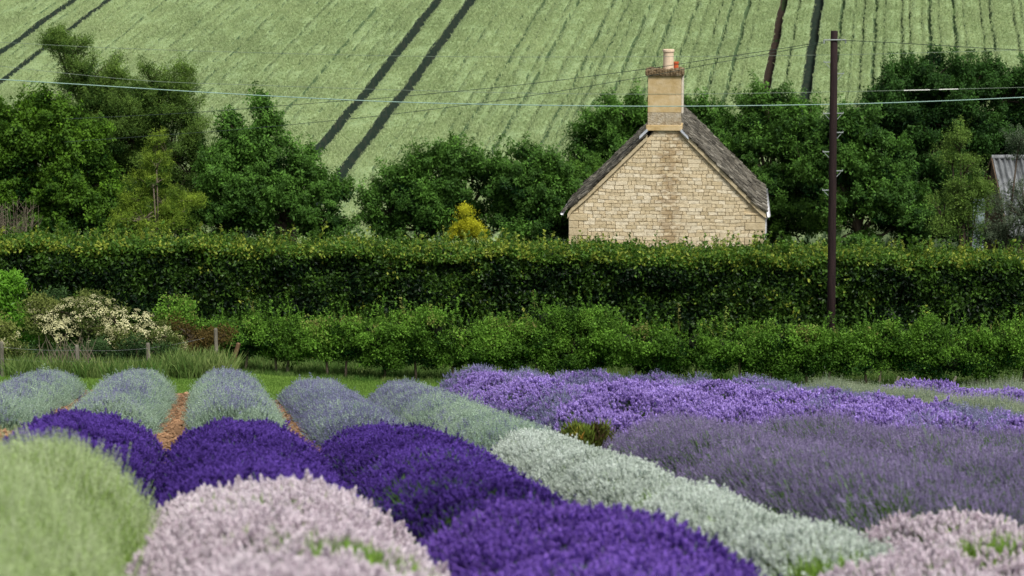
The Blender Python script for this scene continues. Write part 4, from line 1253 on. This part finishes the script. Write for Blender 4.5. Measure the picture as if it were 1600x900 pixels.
def stone_geo(poly, mb, proud):
    cx = sum(p[0] for p in poly) / len(poly); cz2 = sum(p[1] for p in poly) / len(poly)
    n = len(poly)
    vs = [(p[0] - cx, .032 , p[1] - cz2) for p in poly] + [(p[0] - cx, -.004 - proud * .4, p[1] - cz2) for p in poly]
    for p in poly:
        dx, dz = p[0] - cx, p[1] - cz2
        L = math.hypot(dx, dz); sh = max(0, 1 - .013 / max(L, .03))
        vs.append((dx * sh, -.006 - proud + rs.uniform(-.006, .006), dz * sh))
    fs = [tuple(2 * n + i for i in range(n))]
    for i in range(n):
        j = (i + 1) % n
        fs.append((i, j, n + j, n + i)); fs.append((n + i, n + j, 2 * n + j, 2 * n + i))
    return vs, fs, cx, cz2
stones.sort(key=lambda s: -s[0])
# keep only what can show above the hedge as separate stones first
vis = [s for s in stones if max(p[1] for p in s[1]) > -1.3]
hid = [s for s in stones if max(p[1] for p in s[1]) <= -1.3]
rest = vis[300:] + hid
for A, poly in vis[:300]:
    mb = MB()
    vs, fs, cx, cz2 = stone_geo(poly, mb, rs.uniform(0, .013))
    mb.add(vs, fs)
    o = mb.build('stone', M_stone, cottage)
    o.location = (cx, 0, cz2 + EAVE)
mb = MB()
for A, poly in rest:
    vs, fs, cx, cz2 = stone_geo(poly, mb, rs.uniform(0, .013))
    mb.add([(v[0] + cx, v[1], v[2] + cz2 + EAVE) for v in vs], fs)
if rest: mb.build('small_stones', M_stone, cottage, kind='stuff')
# quoins
z = -1.95; k = 0
while z < -.02:
    ql = .66 if k % 2 == 0 else .34
    qr = .34 if k % 2 == 0 else .70
    zt = min(z + QH, -.03)
    for (a0, a1) in ((-HW - .01, -HW + ql), (HW - qr, HW + .01)):
        mb = MB(); mb.box(a0 + (.01 if a0 > 0 else 0), a1 - (.01 if a1 < 0 else 0), -.035, .3, z + .008 + EAVE, zt - .008 + EAVE, bev=.012)
        mb.build('quoin', M_quoin, cottage)
    z += QH; k += 1

# verge stones under the slates, following the roof line
for sgn in (-1, 1):
    pts = [p for p in roof_profile if p[0] * sgn >= 0]
    pts.sort(key=lambda p: abs(p[0]))
    mb = MB()
    P0 = []
    c0 = CX + sgn * (CWH + .0)
    pts = [(c0, roof_z(c0))] + [p for p in pts if abs(p[0]) > .7]
    for (a, zz) in pts: P0.append((a if abs(a) < 3.3 else sgn * min(abs(a), HW + .05), zz))
    vs, fs = [], []
    for (a, zz) in P0:
        vs += [(a, -.10, zz - .015 + EAVE), (a, -.10, zz - .185 + EAVE - (.03 if abs(a) < .1 else 0)), (a, .12, zz - .185 + EAVE), (a, .12, zz - .015 + EAVE)]
    for i in range(len(P0) - 1):
        for q in range(4):
            fs.append((i * 4 + q, i * 4 + (q + 1) % 4, (i + 1) * 4 + (q + 1) % 4, (i + 1) * 4 + q))
    e = (len(P0) - 1) * 4
    fs.append((e, e + 1, e + 2, e + 3)); fs.append((3, 2, 1, 0))
    mb.add(vs, fs)
    mb.build('verge', M_quoin, cottage)

# slates in diminishing courses
roof = MB()
def along(sgn):
    pts = [p for p in roof_profile if p[0] * sgn >= 0]; pts.sort(key=lambda p: -abs(p[0]))
    return pts
tot = []
for sgn in (-1, 1):
    pts = along(sgn)
    seg = [math.hypot(pts[i + 1][0] - pts[i][0], pts[i + 1][1] - pts[i][1]) for i in range(len(pts) - 1)]
    L = sum(seg)
    def pos(d):
        for i, s in enumerate(seg):
            if d <= s or i == len(seg) - 1:
                t = d / s
                p, q = pts[i], pts[i + 1]
                return Vector((p[0] + (q[0] - p[0]) * t, 0, p[1] + (q[1] - p[1]) * t)), Vector((q[0] - p[0], 0, q[1] - p[1])).normalized()
            d -= s
    d = 0.0; c = 0
    while d < L - .05:
        ex = .26 - .13 * d / L
        p, dr = pos(d)
        nrm = Vector((-dr.z, 0, dr.x)) * (1 if sgn < 0 else -1)
        if nrm.z < 0: nrm = -nrm
        y = -.16 + rs.uniform(-.03, .03)
        while y < DEP + .1:
            w = rs.uniform(.18, .42) * (1.1 - .4 * d / L)
            ln = ex * 1.75
            if y < 1.1 and abs(p.x + dr.x * ex - CX) < CWH + .04:
                y += w; continue
            th = rs.uniform(.028, .055)
            lift = rs.uniform(0, .03)
            o0 = p - dr * rs.uniform(-.02, .025) + nrm * (.035 + lift)
            o1 = p + dr * ln + nrm * .004
            y1 = y + w - .008
            vs = []
            for (o, t2) in ((o0, th), (o1, th)):
                for yy_ in (y, y1):
                    vs.append(Vector((o.x, yy_, o.z + EAVE))); vs.append(Vector((o.x, yy_, o.z + EAVE)) + nrm * t2)
            # vs: 0 o0y b,1 o0y t,2 o0y1 b,3 o0y1 t,4.. o1
            roof.add(vs, [(0, 1, 3, 2), (1, 5, 7, 3), (0, 4, 5, 1), (2, 3, 7, 6), (0, 2, 6, 4), (4, 6, 7, 5)], 0, rs.random())
            y += w
        d += ex; c += 1
o = roof.build('slates', M_slate, cottage, kind='stuff')
mb = MB()
y = 1.0
while y < DEP + .1:
    zr = RISE + EAVE
    w = .52
    vs = [(-.20, y, zr - .10), (0, y, zr + .13), (.20, y, zr - .10), (-.20, y + w, zr - .10), (0, y + w, zr + .13), (.20, y + w, zr - .10), (0, y, zr - .02), (0, y + w, zr - .02)]
    mb.add(vs, [(0, 1, 4, 3), (1, 2, 5, 4), (0, 6, 2, 1), (3, 4, 5, 7), (0, 3, 7, 6), (6, 7, 5, 2)], 0, rs.random())
    y += w + .012
mb.build('ridge_tiles', M_slate, cottage, kind='stuff')

# chimney
def zpx(py): return (330 - py) / px_m * 1.005 + EAVE
chim = thing('chimney', (0, 0, 0), None, None); chim.parent = cottage
chim.location = (CX, 0, zpx(204))
ch_d = 1.05
def part_box(name, mat, x0, x1, y0, y1, z0, z1, bev=.015, par=chim):
    mb = MB(); mb.box(x0, x1, y0, y1, z0, z1, bev=bev); return mb.build(name, mat, par)
zb = 0.0
part_box('base_course', M_ashlar, -CWH - .05, CWH + .05, -.10, ch_d, 0, .20)
levels = [(.20, .64), (.643, 1.25), (1.253, 1.93)]
rowsplit = [(.52,), (), ()]
M_ashgrey = noise_mat('pitted grey ashlar', [(0.3, (.28, .21, .12)), (0.5, (.42, .35, .24)), (0.7, (.52, .47, .37))], 5, detail=9, bump=.9)
for li, ((za, zb_), sp) in enumerate(zip(levels, rowsplit)):
    xs_ = [-CWH] + [-CWH + 2 * CWH * f for f in sp] + [CWH]
    for i in range(len(xs_) - 1):
        part_box('ashlar_block', M_ashgrey if li == 0 else M_ashlar, xs_[i] + .002, xs_[i + 1] - .002, -.045, ch_d - .05, za + .002, zb_ - .002, bev=.008)
part_box('pale_side', M_pale, CWH + .002, CWH + .07, .15, ch_d - .02, .6, 1.92, bev=.01)  # thin pale strip along the chimney's right side
cap = MB()
for i in range(14):
    x0 = -CWH - .09 + i * (2 * CWH + .18) / 14
    for j in range(9):
        y0 = -.13 + j * .14
        if 0 < i < 13 and 0 < j < 8 and rs.random() < .0: continue
        hh = rs.uniform(.14, .24)
        cap.box(x0, x0 + (2 * CWH + .18) / 14 - .004, y0, y0 + .135, 1.95 + rs.uniform(0, .012), 1.95 + hh, bev=.02)
cap.build('cap', M_cap, chim, kind='stuff')
part_box('cap_slab', M_cap, -CWH - .075, CWH + .075, -.115, 1.12, 1.932, 1.948, bev=.004)
def pot(x, y, z0, r, h, mat):
    mb = MB(); mb.smooth = False
    prof = [(r * .98, 0), (r * .94, h * .8), (r * .94, h * .86), (r * 1.08, h * .88), (r * 1.08, h * .97), (r * .98, h), (r * .78, h), (r * .75, h * .6)]
    n = 20
    vs = [(x + q * math.cos(2 * PI * k / n), y + q * math.sin(2 * PI * k / n), z0 + zz) for q, zz in prof for k in range(n)]
    fs = [(i * n + k, i * n + (k + 1) % n, (i + 1) * n + (k + 1) % n, (i + 1) * n + k) for i in range(len(prof) - 1) for k in range(n)]
    fs.append(tuple((len(prof) - 1) * n + k for k in range(n)))
    mb.add(vs, fs)
    return mb.build('chimney_pot', mat, chim)
pot((1041.5 - 1036.5) / px_m, .45, 2.1, 8.6 / px_m, .74, M_pot)
pot((1052.5 - 1036.5) / px_m, .85, 2.06, 4.6 / px_m, .32, M_red)
# lead flashings
for sgn in (-1, 1):
    a0 = sgn * (CWH - .02) + CX
    mb = MB()
    zc = zpx(207)
    mb.add([(a0, -.15, zc + .06), (a0 + sgn * .30, -.15, zc - .23), (a0 + sgn * .30, -.15, zc - .13), (a0 + sgn * .04, -.15, zc + .14),
            (a0, .1, zc + .06), (a0 + sgn * .30, .1, zc - .23), (a0 + sgn * .30, .1, zc - .13), (a0 + sgn * .04, .1, zc + .14)],
           [(0, 1, 2, 3), (7, 6, 5, 4), (0, 4, 5, 1), (1, 5, 6, 2), (2, 6, 7, 3), (3, 7, 4, 0)])
    mb.build('flashing', M_lead, cottage)
# gutters and downpipe
for sgn, aa in ((-1, -3.70), (1, 3.60)):
    n = 7
    mb = MB(); mb.smooth = True
    vs = []
    for yy_ in (-.13, DEP):
        for k in range(n):
            an = PI + PI * k / (n - 1)
            vs.append((aa + .062 * math.cos(an), yy_, EAVE - .10 + .062 * math.sin(an)))
    fs = [(k, k + 1, n + k + 1, n + k) for k in range(n - 1)]
    fs.append(tuple(range(n))); fs.append(tuple(range(2 * n - 1, n - 1, -1)))
    mb.add(vs, fs)
    mb.build('gutter', M_white, cottage)
mb = MB(); mb.smooth = True
mb.tube([(3.58, .02, EAVE - .15), (3.50, .04, EAVE - .25), (3.50, .04, .1)], .036, 10)
mb.build('downpipe', M_white, cottage)

# ------------------------------------------------------------------ utility pole
M_pole = noise_mat('creosoted pole', [(0.3, (.012, .007, .008)), (0.7, (.036, .020, .020))], 5, detail=8, stretch=(4, 4, .25), bump=.4, rough=.75)
M_steel = noise_mat('galvanised steel', [(0.3, (.22, .25, .25)), (0.7, (.36, .39, .39))], 15, bump=0, rough=.4, spec=.5)
PY = 65.0
pt = at(1303.5, 48, PY); pg_ = float(ground(pt.x, pt.y))
pole = thing('utility_pole', (pt.x, pt.y, pg_), 'tall dark brown wooden utility pole with metal step brackets', 'pole')
Hp = pt.z - pg_
pole.location.x += .085
pole.rotation_euler.y = -.085 / Hp          # the old pole leans a touch
mb = MB(); mb.smooth = True
mb.tube([(0.01, 0, -.3), (.005, 0, Hp * .3), (0, 0, Hp * .7), (0, 0, Hp - .02), (0, 0, Hp)], [.125, .116, .106, .098, .085], 16)
mb.build('shaft', M_pole, pole)
s65 = mpp(PY)
def pz(py): return at(1303, py, PY).z - pg_
for (side, py) in ((-1, 97), (1, 115), (-1, 177), (1, 177), (1, 207), (-1, 237), (1, 267), (-1, 297)):
    zz = pz(py); mb = MB()
    x0 = side * .10; x1 = side * .27
    mb.box(min(x0, x1), max(x0, x1), -.03, .03, zz - .012, zz + .012)
    mb.tube([(x1 - side * .01, 0, zz), (side * .105, -.01, zz - .17)], .009, 5)
    mb.box(min(x1, x1 + side * .014), max(x1, x1 + side * .014), -.03, .03, zz - .012, zz + .04)
    mb.build('step_bracket', M_steel, pole)
mb = MB()
mb.tube([(-.30, -.12, pz(62)), (.30, -.12, pz(62))], .018, 6)
mb.tube([(-.30, -.12, pz(62)), (-.30, -.12, pz(62) - .10)], .022, 6)
mb.tube([(.30, -.12, pz(62)), (.30, -.12, pz(62) - .10)], .022, 6)
mb.build('cross_bar', M_steel, pole)

# ------------------------------------------------------------------ overhead wires
M_cable = noise_mat('pale green cable', [(0.3, (.24, .38, .34)), (0.7, (.32, .46, .41))], 3, bump=0, rough=.5)
M_thin = noise_mat('dark thin wire', [(0.3, (.03, .05, .04)), (0.7, (.06, .08, .07))], 3, bump=0, rough=.6)
M_grey = noise_mat('grey thin wire', [(0.3, (.15, .20, .15)), (0.7, (.22, .27, .21))], 3, bump=0, rough=.6)
def wire(pts, r, mat, label, sub=8, Y=None):
    """pts: (px, py, Y)"""
    ctrl = [at(*p) for p in pts]
    out = []
    for i in range(len(ctrl) - 1):
        p0 = ctrl[max(i - 1, 0)]; p1 = ctrl[i]; p2 = ctrl[i + 1]; p3 = ctrl[min(i + 2, len(ctrl) - 1)]
        for k in range(sub):
            t = k / sub
            out.append(.5 * ((2 * p1) + (p2 - p0) * t + (2 * p0 - 5 * p1 + 4 * p2 - p3) * t * t + (3 * p1 - p0 - 3 * p2 + p3) * t ** 3))
    out.append(ctrl[-1])
    c = out[len(out) // 2].copy()
    mb = MB(); mb.smooth = True
    mb.tube([p - c for p in out], r, 6)
    o = mb.build('overhead_wire', mat, None, label=label, cat='wire')
    o.location = c
    return o
Yc = 67.3
wire([(-200, 110, Yc), (0, 124, Yc), (150, 133.5, Yc), (300, 143, Yc), (470, 152.5, Yc), (640, 160, Yc), (850, 164.5, Yc), (1060, 166, Yc), (1300, 163, Yc), (1450, 158.5, Yc), (1600, 152, Yc), (1800, 141, Yc)], .0125, M_cable, 'thick pale green overhead cable sagging right across the picture')
wire([(1291, 65, 64.9), (1200, 79, 66), (1100, 94, 67), (1000, 109, 68), (800, 134, 70), (600, 153, 72), (530, 158, 73), (300, 176, 76), (100, 186, 78)], .0085, M_thin, 'upper of the two dark wires running from the pole top down to the left')
wire([(1291, 67, 64.9), (1200, 84, 66), (1100, 102, 67), (1000, 121, 68), (800, 154, 70), (600, 180, 72), (430, 197, 74), (325, 206, 75), (100, 222, 78)], .0080, M_thin, 'lower of the two dark wires running from the pole top down to the left')
wire([(1316, 63, 64.9), (1400, 67, 64), (1500, 73, 63), (1600, 78.5, 62), (1750, 85, 61)], .0085, M_thin, 'dark wire running from the pole top to the right edge')
wire([(-100, 60, 79), (200, 76, 79), (600, 87, 79), (900, 89, 79), (1280, 86, 79), (1600, 78, 79), (1750, 73, 79)], .0065, M_grey, 'faint topmost thin wire crossing the hillside')
w4 = wire([(-100, 92, 78), (200, 124, 78), (400, 133, 78), (600, 140, 78), (850, 146, 78), (1060, 147, 78), (1220, 145, 78), (1400, 141.5, 78), (1500, 139, 78), (1700, 134, 78)], .0075, M_grey, 'thin grey wire with two white sleeves, just above the thick cable')
M_sleeve = noise_mat('white sleeve', [(0.3, (.70, .72, .66)), (0.7, (.82, .84, .78))], 3, bump=0)
for (x0, x1, y0, y1) in ((1412, 1453, 141.3, 140.4), (1467, 1497, 140.0, 139.2)):
    mb = MB()
    mb.tube([at(x0, y0, 78) - w4.location, at(x1, y1, 78) - w4.location], .015, 6)
    mb.build('sleeve', M_sleeve, w4)

# ------------------------------------------------------------------ corrugated barn
M_corr = noise_mat('weathered corrugated sheet', [(0.34, (.05, .055, .055)), (0.5, (.17, .18, .185)), (0.72, (.32, .33, .34))], 3.5, detail=9, stretch=(1, .25, .25), bump=.3, rough=.7)
M_barnwood = noise_mat('barn boards', [(0.3, (.05, .035, .022)), (0.7, (.16, .11, .07))], 5, stretch=(5, 5, .5), bump=.5)
BY = 84.0
b0 = at(1549, 247, BY); bg = float(ground(b0.x, b0.y))
barn = thing('barn', (b0.x, b0.y, bg), 'old barn with grey corrugated roof half hidden at the right edge', 'barn')
hr = b0.z - bg
run, fall = 3.3, 2.45
BL = 6.0
nx = 241
xs = np.linspace(0, BL, nx)
zc = .06 * np.sin(xs / .20 * 2 * np.pi)
P = np.zeros((nx, 9, 3))
for j in range(9):
    t = j / 8
    P[:, j] = np.stack([xs + .02, np.full(nx, -t * run), hr - t * fall + zc + (.012 if j % 2 else 0)], 1)
me = grid_mesh('roof_sheet', P, M_corr)
o = link('roof_sheet', me, barn)
sd = o.modifiers.new('thick', 'SOLIDIFY'); sd.thickness = .012
P2 = P.copy(); P2[:, :, 1] *= -1
o = link('roof_sheet', grid_mesh('roof_sheet', P2, M_corr), barn)
sd = o.modifiers.new('thick', 'SOLIDIFY'); sd.thickness = .012
mb = MB()
for k in range(12):
    mb.tube([(k * .5, 0, hr + .03), (k * .5 + .49, 0, hr + .035)], [.085 + .01 * (k % 2), .085], 8)
mb.build('ridge_cap', M_corr, barn)
nb = 11
for k in range(nb):                                     # gable boards
    y0 = -run + .25 + k * (2 * run - .5) / nb; y1 = y0 + (2 * run - .5) / nb - .012
    zt = hr - fall / run * max(abs(y0), abs(y1)) - .08
    mb = MB(); mb.box(.05, .09, y0, y1, 0, zt); mb.build('board', M_barnwood, barn)
mb = MB(); mb.box(.1, BL - .05, -run + .35, run - .35, 0, hr - fall - .02); mb.build('wall', M_barnwood, barn)
mb = MB()
for sg in (-1, 1):
    mb.add([(-.02, 0, hr + .06), (-.02, sg * run, hr - fall + .06), (-.02, sg * run, hr - fall - .10), (-.02, 0, hr - .12),
            (.02, 0, hr + .06), (.02, sg * run, hr - fall + .06), (.02, sg * run, hr - fall - .10), (.02, 0, hr - .12)],
           [(0, 1, 2, 3), (7, 6, 5, 4), (0, 4, 5, 1), (1, 5, 6, 2), (2, 6, 7, 3)])
mb.build('barge_board', M_barnwood, barn)
# pale sheet leaning left of the barn
M_sheet = noise_mat('blue grey sheet', [(0.3, (.16, .22, .22)), (0.7, (.28, .35, .34))], 3, bump=.1, rough=.5)
t0 = at(1530, 310, 80); g0 = float(ground(t0.x, t0.y))
mb = MB()
mb.box(-.20, .20, -.02, .02, 0, t0.z - g0, bev=.004)
mb.box(-.03, -.01, -.035, -.022, .3, t0.z - g0 - .1)
o = mb.build('sheet_panel', M_sheet, None, label='upright pale blue-grey sheet left of the barn among the shrubs', cat='panel')
o.location = (t0.x, t0.y, g0)
